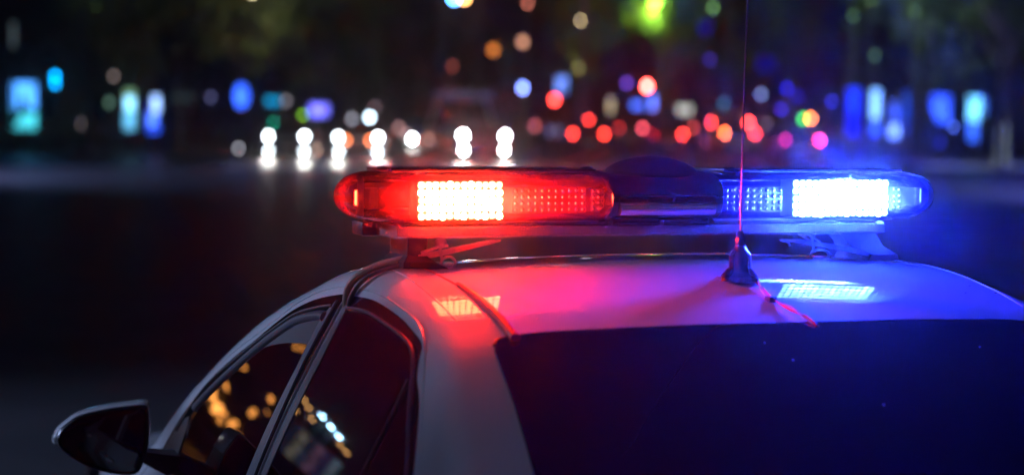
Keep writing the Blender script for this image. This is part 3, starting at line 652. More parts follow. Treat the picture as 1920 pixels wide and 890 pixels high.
# ---- traffic: one builder, a car facing -Y (front toward the camera) or turned round
def prism(prof, w_, ins=.06):
    """side profile (y,z) swept across the width, narrower at the roof"""
    rings = []
    for k, s_ in ((-1, 0), (-1, 1), (1, 1), (1, 0)):
        pass
    def xw(z): return w_ / 2 - max(0, z - .85) * .28
    L1 = [(-xw(z) , y, z) for y, z in prof]; R1 = [(xw(z), y, z) for y, z in prof]
    L0 = [(-xw(z) + .07, y * .985, .04 + z * .96) for y, z in prof]; R0 = [(xw(z) - .07, y * .985, .04 + z * .96) for y, z in prof]
    mb = MB(); n = len(prof)
    rings = [L1, R1]
    mb.loft(rings, closed=True, cap=True); return mb
PAINTS = {}
def paint(c):
    if c not in PAINTS: PAINTS[c] = principled('car_paint', c, .35, coat=.8, noise=.05)
    return PAINTS[c]
def traffic_car(name, X, Y, z_l, gap, col, label, cat, facing=True, yaw=0.0, lamps=None, hi=None, group=None, tall=1.46, lamp_r=.075, fog=None, body='car'):
    o = empty(name, (X, Y, 0), yaw + (0 if facing else math.pi), label, cat, group)
    W = max(1.72, gap + .36); T = tall
    if body == 'car':
        prof = [(-2.1, .25), (-2.15, .5), (-2.1, .72), (-1.95, .86), (-1.05, .98), (-.35, T - .06), (0, T), (.9, T - .02), (1.45, T - .18), (1.85, 1.02), (2.08, .95), (2.15, .6), (2.1, .25)]
    else:
        prof = [(-2.3, .3), (-2.35, .6), (-2.3, 1.0), (-2.2, 1.15), (-2.0, T - .25), (-1.9, T - .03), (-1.5, T), (2.2, T), (2.3, T - .1), (2.35, .6), (2.3, .3)]
        if body == 'bus': prof = [(y * 2.3 + 2.8, z) for y, z in prof]
    prism(prof, W).build('body', paint(col), o, True, 30)
    xw = lambda z: W / 2 - max(0, z - .85) * .28
    def quad(nm, pts, mt):
        n = (Vector(pts[1]) - Vector(pts[0])).cross(Vector(pts[2]) - Vector(pts[0])).normalized() * .008
        q = [Vector(p) for p in pts]
        if n.dot(q[0] - Vector((0, 0, .8))) < 0: n = -n
        return MB().loft([[p - n * .5 for p in q], [p + n for p in q]]).build(nm, mt, o, False)
    if body == 'car':
        quad('windscreen', [(-xw(1.0) + .1, -1.0, 1.0), (xw(1.0) - .1, -1.0, 1.0), (xw(T) - .1, -.40, T - .09), (-xw(T) + .1, -.40, T - .09)], M['car_glass'])
        quad('rear_window', [(-xw(1.0) + .1, 1.82, 1.05), (xw(1.0) - .1, 1.82, 1.05), (xw(T) - .1, 1.48, T - .21), (-xw(T) + .1, 1.48, T - .21)], M['car_glass'])
        for s_ in (-1, 1):
            quad('side_window', [(s_ * (xw(1.0)), -.85, 1.0), (s_ * xw(1.0), .35, 1.0), (s_ * xw(T - .1), .35, T - .1), (s_ * xw(T - .1), -.28, T - .1)], M['car_glass'])
            quad('side_window', [(s_ * (xw(1.0)), .42, 1.0), (s_ * xw(1.0), 1.55, 1.0), (s_ * xw(T - .16), 1.2, T - .16), (s_ * xw(T - .1), .42, T - .1)], M['car_glass'])
    else:
        fy = prof[4][0]; fy2 = prof[3][0]
        quad('windscreen', [(-xw(1.2) + .1, fy2, 1.2), (xw(1.2) - .1, fy2, 1.2), (xw(T) - .1, fy, T - .28), (-xw(T) + .1, fy, T - .28)], M['car_glass'])
        by = prof[-2][0] 
        quad('rear_window', [(-xw(1.2) + .2, by - .01, 1.2), (xw(1.2) - .2, by - .01, 1.2), (xw(T) - .2, by - .03, T - .25), (-xw(T) + .2, by - .03, T - .25)], M['car_glass'])
        ya, yb = prof[5][0], prof[-4][0]; nw = 5 if body == 'bus' else 3
        for s_ in (-1, 1):
            for k in range(nw):
                a = ya + .3 + (yb - ya - .5) * k / nw; c_ = a + (yb - ya - .5) / nw * .88
                quad('side_window', [(s_ * xw(1.2), a, 1.2), (s_ * xw(1.2), c_, 1.2), (s_ * xw(T - .3), c_, T - .3), (s_ * xw(T - .3), a, T - .3)], M['car_glass'])
    yf = prof[1][0]; yr = prof[-2][0]
    for s_ in (-1, 1):
        for yw in (yf + .85, yr - .85):
            wm = MB().disc((s_ * (W / 2 - .1), yw, .31), .31, 'x', .2, 20).build('wheel', M['tyre'], o)
            MB().disc((s_ * (W / 2 + .0), yw, .31), .19, 'x', .03, 16).build('rim', M['rim'], wm)
        # lamps: L of headlamps / tail lamps as seen
        hx = s_ * gap / 2
        hc, hL = (lamps[0 if s_ < 0 else 1] if facing and lamps else ((.8, .9, 1), .6))
        zh = z_l if facing else .72
        MB().disc((hx, yf - .03, zh), lamp_r, 'y', .06, 16).build('headlight', emit(hc, hL) if hL > 1 else M['rim'], o)
        if facing and lamps and hL > 30:
            ld = bpy.data.lights.new('beam', 'SPOT'); ld.energy = 420; ld.color = (.95, .92, .85); ld.spot_size = R(58); ld.spot_blend = .9; ld.shadow_soft_size = .06
            lo = bpy.data.objects.new('beam', ld); COL.objects.link(lo); lo.parent = o; lo.location = (hx, yf - .12, .45); lo.rotation_euler = (R(90 - 26), 0, math.pi)
        if fog: MB().disc((hx * .97, yf - .03, fog[0]), lamp_r * .8, 'y', .05, 14).build('fog_light', emit(*fog[1]), o)
        tc, tL = (lamps[0 if s_ > 0 else 1] if (not facing and lamps) else ((1, .02, .02), .5))
        zt = z_l if not facing else .8
        MB().disc((hx, yr + .03, zt), lamp_r, 'y', .06, 16).build('tail_light', emit(tc, tL) if tL > 1 else principled_tail, o)
    if hi:
        MB().box((hi[0], yr - .02 if hi[2] > 1.2 else yr + .03, hi[2]), (.16, .05, .07), bev=.01).build('brake_light', emit(*hi[1]), o)
        MB().box((hi[0], yr - .1, hi[2]), (.22, .14, .06), bev=.01).build('spoiler_housing', M['black_plastic'], o)
    MB().box((0, yf - .03, .45), (.5, .03, .11), bev=.005).build('number_plate', M['plate'], o)
    MB().box((0, yr + .03, .6), (.5, .03, .11), bev=.005).build('number_plate', M['plate'], o)
    MB().box((0, yf - .02, .62), (1.0, .05, .14), bev=.02).build('grille', M['black_plastic'], o)
    for s_ in (-1, 1): MB().box((s_ * (W / 2 + .06), yf + 1.35, 1.0), (.2, .1, .13), bev=.03).build('door_mirror', paint(col), o)
    return o
principled_tail = principled('tail_lens_unlit', (.3, .01, .01), .15, coat=1)
WH = (.82, .93, 1.0)
def px_car(name, xl, xr, y, Z, **kw):
    pl, pr = at(xl, y, Z), at(xr, y, Z); c = (pl + pr) / 2
    facing = kw.get('facing', True); L = 4.3
    gap = abs(pr.x - pl.x)
    off = 2.18 if kw.get('body', 'car') == 'car' else 2.38
    if kw.get('body') == 'bus': off = 2.35 * 2.3 - 2.8 if facing else 2.35 * 2.3 + 2.8
    return traffic_car(name, c.x, c.y + (off if facing else -off + 0) * (1 if facing else -1) * (1 if facing else 1) * 1.0 if facing else c.y + off, c.z, gap, **kw) if facing else traffic_car(name, c.x, c.y + off, c.z, gap, **kw)
G1 = 'oncoming cars waiting at the junction'; G2 = 'cars driving away along the boulevard'
px_car('oncoming_car', 503, 571, 256, 75, col=(.05, .055, .07), label='dark oncoming car with white headlamps, leftmost of the traffic', cat='car', lamps=[(WH, 40), (WH, 50)], fog=(.35, (WH, 30)), group=G1)
b_ = px_car('oncoming_car', 634, 709, 258, 75, col=(.3, .3, .32), label='silver oncoming car with orange indicators beside its white headlamps', cat='car', lamps=[(WH, 42), (WH, 60)], fog=(.35, (WH, 30)), group=G1)
for s_ in (-1, 1):
    MB().disc((s_ * .45, -2.17, .80), .06, 'y', .05, 12).build('indicator', emit((1, .22, .05), 22), b_)
px_car('oncoming_car', 868, 947, 255, 70, col=(.06, .02, .02), label='dark red oncoming car with one very bright headlamp, nearest the red dome', cat='car', lamps=[(WH, 140), (WH, 70)], fog=(.56, ((.9, .93, 1), 60)), group=G1, lamp_r=.085)
px_car('oncoming_car', 773, 818, 261, 112, col=(.2, .2, .22), label='small far oncoming car with one white and one peach headlamp', cat='car', lamps=[(WH, 90), ((1, .6, .45), 20)], group=G1, lamp_r=.085)
px_car('oncoming_van', 804, 925, 262, 92, col=(.62, .6, .66), label='tall pale bus standing behind the oncoming cars', cat='bus', lamps=[((1, .5, .4), 3), ((1, .5, .4), 3)], group=None, tall=3.0, body='bus', lamp_r=.08)
RD = (1, .045, .03)
px_car('departing_car', 1074, 1133, 251, 88, facing=False, col=(.05, .05, .06), label='dark car with three red brake lamps in a triangle', cat='car', lamps=[(RD, 24), (RD, 24)], hi=(.0, (RD, 40), 1.66), group=G2, tall=1.72, body='van', lamp_r=.095)
px_car('departing_car', 1226, 1280, 252, 92, facing=False, col=(.2, .02, .02), label='red car driving away under the traffic light', cat='car', lamps=[((1, .01, .03), 20), (RD, 30)], group=G2, lamp_r=.09)
px_car('departing_car', 1360, 1416, 250, 90, facing=False, col=(.1, .1, .12), label='dark car driving away with orange tinged brake lamps behind the antenna', cat='car', lamps=[((1, .14, .02), 45), ((1, .05, .02), 26)], group=G2, lamp_r=.10)
px_car('departing_van', 1332, 1404, 230, 105, facing=False, col=(.4, .4, .42), label='pale van driving away with high red lamps behind the antenna', cat='van', lamps=[(RD, 30), (RD, 42)], group=G2, tall=2.2, body='van', lamp_r=.12)
px_car('departing_car', 1473, 1537, 263, 78, facing=False, col=(.08, .08, .1), label='dark car with pink red tail lamps, rightmost of the departing cars', cat='car', lamps=[((.6, .01, .12), 10), ((1, .03, .12), 30)], group=G2, lamp_r=.085)
px_car('departing_car', 1161, 1205, 240, 125, facing=False, col=(.15, .15, .15), label='far small car with dim red lamps', cat='car', lamps=[(RD, 5), ((1, .1, .15), 14)], group=G2, lamp_r=.12)

# ---- signals and signs on poles
def pole(o, h, r=.06, x=0): return MB().tube([(x, 0, .0), (x, 0, h * .5), (x, 0, h)], [r * 1.25, r, r * .8], 12).build('pole', M['pole'], o)
def signal(x, y, Z, which, label, col, L, group=None, r=.10, extra=None):
    """traffic light whose lit lens lies at the photo position"""
    p = at(x, y, Z); o = empty('traffic_light', (p.x, p.y, 0), 0, label, 'traffic light', group)
    zt = p.z; zc = zt - .3 * which        # which: 1 top red, 0 amber, -1 green
    pole(o, zc - .45)
    MB().tube([(0, 0, zc - .5), (0, 0, zc + .5)], .03, 8).build('bracket', M['pole'], o)
    MB().box((0, 0, zc), (.32, .2, .95), bev=.03).build('signal_head', M['black_plastic'], o)
    for k in (-1, 0, 1):
        lit = (k == which) or (extra and k in extra)
        mt = emit(col, L) if k == which else (emit(*extra[k]) if extra and k in extra else principled_tail if k == 1 else M['tint_glass'])
        MB().disc((0, -.11, zc + .3 * k), r, 'y', .04, 16).build('lens', mt, o)
        vis = [(.12 * math.cos(a), -.11, zc + .3 * k + .12 * math.sin(a)) for a in [math.pi * (i / 12 * 1.2 - .1) for i in range(13)]]
        MB().loft([vis, [(a * 1.05, b - .16, c) for a, b, c in vis]], closed=False, cap=False).build('visor', M['black_plastic'], o)
    return o
def sign(x, y, Z, wpx, hpx, col, L, label, shape='rect', name='street_sign', cat='sign', patchy=.3, group=None, scale=2.5, pole_x=0):
    p = at(x, y, Z); k = Z / F; w_, h_ = wpx * k, hpx * k
    o = empty(name, (p.x, p.y, 0), 0, label, cat, group)
    pole(o, p.z - h_ / 2, .05, pole_x)
    if shape == 'rect':
        MB().box((0, .06, p.z), (w_ + .08, .12, h_ + .08), bev=.02).build('sign_case', M['frame'], o)
        MB().box((0, -.01, p.z), (w_, .03, h_), bev=.008).build('sign_face', emit(tuple(c ** 1.15 for c in col), L * 1.35, patchy, scale), o)
    else:
        MB().disc((0, .05, p.z), w_ / 2 + .03, 'y', .1, 20, h_ / w_).build('sign_case', M['frame'], o)
        MB().disc((0, -.01, p.z), w_ / 2, 'y', .03, 20, h_ / w_).build('sign_face', emit(tuple(c ** 1.15 for c in col), L * 1.35, patchy, scale), o)
    return o
def lamp_post(x, y, Z, r, col, L, label, name='street_lamp', cat='street lamp', group=None, arm=.0):
    p = at(x, y, Z); o = empty(name, (p.x, p.y, 0), 0, label, cat, group)
    MB().tube([(arm, 0, 0), (arm, 0, p.z * .6), (arm, 0, p.z + (.1 if arm else -r))], [.08, .06, .045], 10).build('pole', M['pole'], o)
    if arm: MB().tube([(arm, 0, p.z + .08), (arm * .5, 0, p.z + .2), (0, 0, p.z + r + .03)], .03, 8).build('arm', M['pole'], o)
    MB().disc((0, 0, p.z + r + .015), r * 1.25, 'z', .05, 14).build('lamp_cap', M['pole'], o)
    MB().sphere((0, 0, p.z), (r, r, r), 14, 8).build('globe', emit(col, L), o)
    return o
signal(516, 232, 80, -1, 'green traffic light above the leftmost oncoming car', (0, .55, .32), 9)
signal(1213, 162, 82, 1, 'tall traffic light showing bright red', (1, .06, .05), 95, r=.13)
signal(1040, 187, 84, 1, 'red traffic light left of the parked triangle of brake lamps', (1, .05, .04), 24, r=.13)
signal(1505, 223, 90, -1, 'green traffic light beside an orange lamp on the right', (.05, .6, .1), 10, r=.12)
signal(105, 157, 80, -1, 'traffic light with two sky blue lenses at far left', (.0, .38, 1), 9, r=.11, extra={0: ((0, .38, 1), 11)})
lamp_post(1520, 222, 88, .10, (1, .2, .04), 28, 'orange lamp next to the green traffic light')
lamp_post(660, 223, 95, .10, (.5, .5, .6), 5, 'dim grey globe lamp above the silver car')
lamp_post(693, 220, 95, .11, (.65, .85, 1), 22, 'pale white globe lamp above the silver car')
lamp_post(447, 278, 74, .07, (.5, .5, .6), 6, 'low grey bollard lamp left of the leftmost headlamps', 'bollard_lamp', 'bollard lamp')
lamp_post(980, 165, 96, .15, (.2, .3, 1), 16, 'blue globe lamp above the gap in the traffic')
lamp_post(925, 94, 90, .17, (1, .3, .05), 2.2, 'dim orange lamp under the trees', arm=.8)
lamp_post(980, 79, 88, .16, (1, .45, .28), 2.5, 'dim peach lamp under the trees beside the orange one', arm=-.8)
lamp_post(1175, 156, 90, .12, (.14, .06, .6), 5, 'violet lamp left of the bright red signal')
lamp_post(1427, 177, 95, .12, (.25, .35, .8), 4, 'grey blue lamp right of the antenna')
lamp_post(1476, 166, 95, .12, (.02, .02, .9), 4, 'small deep blue lamp right of the antenna')
lamp_post(1724, 195, 90, .09, (.3, .35, .7), 6, 'grey lamp between the right hand lightboxes')
lamp_post(1455, 251, 95, .10, (.3, .15, .35), 4, 'dull mauve lamp low behind the departing cars', 'bollard_lamp', 'bollard lamp')
lamp_post(851, -3, 80, .14, (.1, .4, 1), 35, 'bright blue lamp at the top edge of the picture', arm=1.0)
lamp_post(871, -3, 82, .13, (1, .5, .15), 20, 'bright orange lamp at the top edge of the picture', arm=-1.0)
GREEN_LAMP = lamp_post(1228, 4, 80, .17, (.35, 1, .05), 16, 'yellow green lamp among lit leaves at the top', arm=.9)
lamp_post(1337, 15, 82, .10, (.15, .35, .08), 5, 'small dim green lamp among the leaves', arm=.7)
lamp_post(213, 143, 85, .09, (.4, .3, .28), 3, 'tiny dim brown lamp above the twin lightboxes')
sign(453, 180, 78, 26, 44, (.05, .16, 1), 2.6, 'round blue lit sign on a pole left of the traffic', 'round', patchy=.3)
sign(512, 190, 82, 26, 12, (0, .32, .6), 1.3, 'small cyan lit sign above the green traffic light')
sign(598, 207, 80, 34, 20, (.2, .2, 1), 2.4, 'violet blue lit sign above the leftmost oncoming car', patchy=.3)
sign(568, 216, 84, 6, 6, (.22, .5, .02), 9, 'tiny yellow green lit sign left of the violet sign', 'round', patchy=0)
sign(870, 180, 92, 110, 9, (.20, .15, .32), .42, 'long dim lilac glow put in for the lit roof of the bus', name='roof_glow_strip', patchy=.2)  # glowing strip put in for light on the bus roof
sign(1053, 160, 88, 20, 30, (.16, .28, .8), 1.4, 'soft blue lit sign above the red traffic light', patchy=.5)
sign(1145, 198, 90, 10, 26, (.55, .45, .28), 1.2, 'narrow beige lit column sign', patchy=.2)
sign(1196, 197, 90, 22, 12, (.08, .2, 1), 1.8, 'blue lit sign left of the traffic light pole', patchy=.3)
sign(1226, 192, 91, 14, 26, (.15, .25, 1), 2.6, 'taller blue lit sign right of the traffic light pole', patchy=.2)
sign(1283, 206, 92, 28, 14, (.5, .52, .5), 1.4, 'pale grey lit sign right of the traffic light', patchy=.4, scale=5)
sign(1358, 194, 92, 12, 10, (.05, .25, .5), 1.4, 'dim teal lit sign left of the antenna', patchy=.1)
sign(1495, 181, 96, 14, 14, (.01, .01, .6), 1.0, 'dark blue lit sign behind the antenna', 'round')
sign(1322, 52, 85, 24, 24, (.01, .01, .5), .30, 'round deep blue sign hanging high under the trees', 'round', patchy=0)
sign(1331, 112, 85, 10, 10, (.08, .08, .7), 1.2, 'small blue sign below the round deep blue one', 'round', patchy=0)
sign(1437, 120, 85, 36, 26, (.01, .01, .5), .22, 'wide dark blue sign hanging right of the antenna', patchy=.1)
sign(1040, 246, 95, 30, 16, (.30, .25, .5), .55, 'dim lilac sign low beside the oncoming cars', patchy=.2)
sign(25, 66, 80, 8, 44, (.12, .16, .18), .6, 'tall dim pale panel high at the far left', name='pole_banner', cat='banner')

for x, y, Z, r_, c_, L, lab in ((748, 240, 100, .12, (.6, .3, .3), 4, 'dim rosy globe lamp right of the silver car'), (762, 252, 96, .10, (.6, .35, .35), 5, 'second dim rosy globe lamp beside the far small car'),
        (536, 189, 90, .11, (.35, .3, .35), 3, 'dim grey lamp touching the cyan sign'), (703, 201, 98, .10, (.3, .2, .25), 3, 'dim mauve lamp over the pale white globe'),
        (1003, 236, 100, .14, (.8, .15, .15), 3, 'dim red lamp beside the dark red oncoming car'), (1247, 242, 100, .10, (.5, .1, .2), 4, 'dim crimson lamp between the signal pole and pale sign'),
        (1386, 262, 96, .10, (1, .05, .04), 8, 'small red lamp low by the antenna whip'), (1300, 240, 100, .10, (1, .1, .05), 6, 'small red lamp below the pale grey sign'),
        (1436, 232, 98, .12, (.35, .3, .3), 3, 'dim tan lamp right of the high red van lamps'), (1560, 190, 95, .10, (.05, .05, .8), 5, 'small blue lamp left of the deep blue column'),
        (1465, 205, 98, .11, (.03, .03, .7), 4, 'small blue lamp over the green traffic light'), (395, 182, 92, .10, (.12, .12, .3), 4, 'dim slate lamp right of the dim grey sign'),
        (205, 192, 90, .14, (.1, .2, .15), 2.5, 'dim green lamp left of the twin lightboxes'), (155, 232, 90, .15, (.25, .2, .2), 2, 'dim brown lamp low behind the sky blue signal'),
        (1085, 128, 90, .16, (.35, .35, .1), 1.6, 'dim olive lamp in the olive brown tree'), (848, 124, 96, .12, (.5, .1, .08), 2.2, 'dim red brown lamp above the bus'),
        (1600, 30, 86, .12, (.15, .35, .2), 1.3, 'dim sea green glow put in for lit leaves upper right'), (1640, 104, 86, .12, (.15, .35, .2), 1.3, 'second sea green glow put in for lit leaves below the first'), (1716, 22, 86, .13, (.15, .3, .2), 1.2, 'dim grey green glow put in for lit leaves over the right lightboxes'),  # glowing globes put in for clusters of lit leaves
        (1788, 238, 84, .07, (.1, .2, 1), 8, 'small blue lamp between the far right lightboxes')):
    lamp_post(x, y, Z, r_, c_, L, lab, group='dim lamps of the boulevard')
o = MB().box((0, 0, .2), (.95, .4, .4), bev=.05).build('concrete_block', M['kerb']); o.location = (bx(150, 74), 74.0, 0)
tag(o, 'pale concrete block standing at the far road edge left of the pair of lightboxes', 'concrete block')

# ---- city lightboxes: case, lit poster panels and printed figure
def lightbox(x, y, Z, wpx, hpx, panels, label, group, figure=None):
    p = at(x, y, Z); k = Z / F; w_, h_ = wpx * k, hpx * k
    o = empty('lightbox', (p.x, p.y, 0), 0, label, 'lightbox', group)
    MB().box((0, .1, p.z), (w_ + .14, .2, h_ + .14), bev=.02).build('case', M['frame'], o)
    for s_ in (-1, 1): MB().box((s_ * w_ * .36, .1, (p.z - h_ / 2) / 2), (.1, .14, p.z - h_ / 2 + .02), bev=.01).build('leg', M['frame'], o)
    for (a, b_, c, d, col, L, pa) in panels:   # fractions of the poster
        MB().box(((a + c) / 2 * w_ - w_ / 2, -.012, p.z - h_ / 2 + (b_ + d) / 2 * h_), ((c - a) * w_, .024, (d - b_) * h_), bev=.006).build('poster', emit(tuple(c ** 1.25 for c in col), L * 1.5, pa, 1.6), o)
    if figure:
        fp = [(w_ * (a - .5), -.03, p.z + h_ * (b_ - .5)) for a, b_ in figure]
        MB().loft([fp, [(q[0], q[1] - .004, q[2]) for q in fp]]).build('printed_figure', M['frame'], o, False)
    return o
CY = (.12, .5, 1.0)
GL = 'city lightboxes on the pavements'
lightbox(45, 199, 82, 46, 86, [(0, .45, 1, 1, (.12, .42, 1.0), 1.9, .15), (0.0, 0, 1, .45, (.10, .62, .72), 1.1, .5)], 'wide bright cyan lightbox with a dark figure at the far left', GL,
         [(.0, .28), (.12, .30), (.34, .55), (.40, .78), (.50, .82), (.58, .62), (.66, .5), (1.0, .42), (1.0, .34), (.45, .36), (.2, .12), (.0, .05)])
lightbox(243, 206, 84, 20, 74, [(0, .82, 1, 1, (.35, .6, .35), .6, .2), (.1, .48, .95, .82, (.35, .75, 1.0), 1.9, .2), (0, 0, 1, .48, (.2, .6, .9), 1.1, .3)], 'narrow pale cyan lightbox, left one of a pair', GL)
lightbox(288, 214, 83, 22, 68, [(.4, .55, 1, 1, (.4, .6, 1.0), 2.0, .2), (0, .2, .8, .55, (.12, .25, 1.0), 2.0, .3), (.0, 0, 1, .2, (.05, .15, 1.0), 1.3, .2), (0, .55, .4, .8, (.04, .04, .6), .6, .2)], 'narrow blue violet lightbox, right one of a pair', GL)
lightbox(1600, 210, 80, 24, 86, [(0, 0, 1, .5, (.01, .03, 1.0), .8, .1), (0.0, .5, 1, 1, (.02, .07, 1.0), 1.2, .2)], 'tall deep blue lightbox column above the lit blue module', GL)
lightbox(1641, 211, 82, 16, 84, [(0, .36, 1, 1, (.25, .5, 1.0), 2.0, .1), (0.0, 0, 1, .27, (.07, .17, 1.0), 1.4, .1)], 'tall lightbox in two white blue panels right of the deep blue column', GL)
lightbox(1677, 220, 84, 18, 74, [(.1, .36, .9, .85, (.08, .17, .9), .9, .5), (0.0, 0, 1, .30, (.25, .42, 1.0), 2.1, .1)], 'lightbox with a dim upper and bright lower panel', GL)
lightbox(1699, 212, 85, 12, 78, [(0, .3, 1, 1, (.02, .09, .5), .8, .1), (0.0, 0, 1, .22, (.05, .09, .5), .7, .1)], 'narrow dim blue lightbox panel', GL)
lightbox(1762, 205, 84, 40, 50, [(0, 0, 1, 1, (.06, .15, 1.0), 1.7, .4)], 'blue lightbox with its poster cut by a dark figure', GL, [(.0, 0), (.0, .75), (.38, 0)])
lightbox(1832, 205, 84, 34, 46, [(0, 0, .7, 1, (.2, .6, .95), 2.0, .4), (.7, .2, 1, .95, (.10, .25, .7), .9, .3)], 'bright white cyan lightbox at the far right', GL, [(.62, -.2), (.62, .45), (1.0, .2), (1.0, -.2)])
sign(1824, 247, 83, 18, 34, (.05, .16, .9), 1.5, 'blue lit column under the far right lightbox', patchy=.3, name='lit_column')
sign(1762, 266, 80, 10, 14, (.02, .04, .7), .7, 'small dim blue lit box near the pavement on the right', name='lit_column')
sign(345, 183, 88, 40, 12, (.05, .07, .08), .5, 'dim grey sign right of the twin lightboxes', patchy=.5)

ld = bpy.data.lights.new('lamp_light', 'SPOT'); ld.spot_size = R(130); ld.spot_blend = .4; ld.energy = 1500; ld.color = (.55, 1, .12); ld.shadow_soft_size = .17
lo = bpy.data.objects.new('lamp_light', ld); COL.objects.link(lo); lo.parent = GREEN_LAMP; lo.location = (0, .3, at(1228, 4, 80).z - .25); lo.rotation_euler = (R(80), 0, 0)
# ---- trees
def crown_mesh(name, seed, rad, n, leaf, mt, clumps=26):
    rnd = random.Random(seed); vs = []; fs = []
    cs_ = []
    for _ in range(clumps):
        d = Vector((rnd.gauss(0, 1), rnd.gauss(0, 1), rnd.gauss(0, .8))).normalized() * rnd.random() ** .45
        cs_.append((Vector((d.x * rad[0], d.y * rad[0], d.z * rad[1])), rnd.uniform(.22, .42) * rad[0]))
    for i in range(n):
        c, r_ = rnd.choice(cs_); p = c + Vector((rnd.gauss(0, .5), rnd.gauss(0, .5), rnd.gauss(0, .42))) * r_
        a = Vector((rnd.gauss(0, 1), rnd.gauss(0, 1), rnd.gauss(0, 1))).normalized(); b_ = a.orthogonal().normalized()
        s_ = leaf * rnd.uniform(.6, 1.3); k = len(vs)
        vs += [p - a * s_, p + b_ * s_ * .5, p + a * s_, p - b_ * s_ * .5]; fs.append((k, k + 1, k + 2, k + 3))
    return mesh(name, vs, fs, mt, False)
CR = [crown_mesh('crown', 11 + k, ((3.6, 2.9), (4.2, 3.2), (3.2, 3.6))[k], 7000, .17, M['leaf' if k != 1 else 'leaf2']) for k in range(3)]
CR.append(crown_mesh('crown', 77, (.6, .65), 190, .055, M['leaf'], 7))
CR.append(crown_mesh('crown', 78, (1.5, .8), 1500, .12, M['leaf2'], 14))
CR.append(crown_mesh('crown', 79, (.75, 1.0), 900, .10, M['leaf2'], 12))
CR.append(crown_mesh('crown', 80, (.8, 1.5), 1000, .10, M['leaf2'], 12))
def trunk_mb(h, r, seed, rad):
    rnd = random.Random(seed); mb = MB()
    mb.tube([(0, 0, -.1), (0, 0, .25), (.03, 0, h * .35), (-.04, .03, h * .7), (.02, 0, h)], [r * 1.7, r * 1.15, r, r * .85, r * .6], 12)
    for k in range(7):
        a = rnd.uniform(0, 6.28); z0 = h * rnd.uniform(.62, .98); ln = rnd.uniform(1.4, 2.8)
        mb.tube([(0, 0, z0), (math.cos(a) * ln * .4, math.sin(a) * ln * .4, z0 + ln * .5), (math.cos(a) * ln, math.sin(a) * ln, z0 + ln * 1.1)], [r * .5, r * .3, r * .1], 7)
    return mb
def tree(x, Y, h, k, sc, label, r=.2, white=False, group='trees along the boulevard'):
    o = empty('tree', (x, Y, 0.1), random.uniform(0, 6), label, 'tree', group)
    t_ = trunk_mb(h, r, int(x * 7 + Y), sc).build('trunk', M['bark'], o)
    if white:
        MB().tube([(0, 0, .02), (0, 0, .3), (.02, 0, 1.6)], [r * 1.85, r * 1.3, r * 1.12], 14).build('whitewashed_base', M['whitewash'], o)
    c = link('crown', CR[k], o, (0, 0, h + CR_H[k] * sc * .75)); c.scale = (sc, sc, sc)
    return o
CR_H = (2.9, 3.2, 3.6, .65, .8, 1.0, 1.5)
for (px, Z, h, k, sc, lab, wh) in (
    (35, 88, 4.0, 0, 1.15, 'dark tree behind the wide cyan lightbox at the far left', False),
    (165, 92, 4.2, 1, 1.1, 'dark tree between the sky blue signal and the twin lightboxes', False),
    (335, 90, 4.0, 2, 1.1, 'dark tree right of the twin lightboxes', False),
    (478, 86, 3.9, 0, .95, 'olive lit tree above the round blue sign', False),
    (540, 100, 4.6, 1, 1.25, 'dark tree above the green traffic light', False),
    (660, 112, 4.6, 2, 1.3, 'dark tree above the silver oncoming car', False),
    (790, 128, 5.0, 0, 1.5, 'far reddish dark tree above the bus', False),
    (930, 150, 5.4, 1, 1.7, 'far tree above the orange lamp', False),
    (1092, 118, 4.6, 2, 1.1, 'olive brown tree above the triangle of brake lamps', False),
    (1240, 95, 5.4, 0, 1.0, 'leafy tree lit yellow green at the top of the picture', False),
    (1360, 112, 5.0, 1, 1.35, 'dark tree behind the antenna whip', False),
    (1480, 98, 4.8, 2, 1.25, 'dark tree above the green light and orange lamp', False),
    (1590, 92, 4.7, 0, 1.2, 'dark tree above the deep blue lightbox column', False),
    (1720, 90, 4.8, 1, 1.15, 'tree with faintly lit leaves above the right lightboxes', False),
    (1876, 76, 5.4, 2, 1.0, 'tree with a whitewashed trunk at the far right', True),
    (1835, 95, 4.8, 0, 1.2, 'dark tree behind the far right lightbox', False),
    (-60, 84, 4.2, 1, 1.2, 'dark tree at the left edge of the picture', False),
    (1960, 86, 4.6, 1, 1.2, 'dark tree at the right edge of the picture', False)):
    tree(bx(px, Z), Z, h, k, sc, lab, .2, wh)
tree(bx(1238, 82), 82, 5.3, 4, 1.0, 'small flat topped tree lit bright yellow green under the green lamp', .07)
tree(bx(478, 84), 84, 3.5, 5, 1.0, 'slim olive lit young tree left of the headlamps', .05)
tree(bx(1090, 111), 111, 2.8, 6, 1.0, 'slim olive brown young tree beside the soft blue sign', .06)
# far wood closing the view behind the boulevard
wd = MB(); rnd = random.Random(3); vs = []; fs = []
for i in range(42000):
    x = rnd.uniform(-62, 70); z = 1.0 + 17 * rnd.random() ** 1.05; y = 165 + rnd.uniform(-6, 10) + 5 * math.sin(x * .3)
    if z > 12 + 3.5 * math.sin(x * .21) + 2 * math.sin(x * .57 + 1): continue
    a = Vector((rnd.gauss(0, 1), rnd.gauss(0, 1), rnd.gauss(0, 1))).normalized() * .42; b_ = a.orthogonal() * .6; p = Vector((x, y, z)); k = len(vs)
    vs += [p - a, p + b_, p + a, p - b_]; fs.append((k, k + 1, k + 2, k + 3))
tag(link('far_wood', mesh('far_wood', vs, fs, M['leaf'], False)), 'far dark mass of trees closing the boulevard', 'trees', kind='stuff')
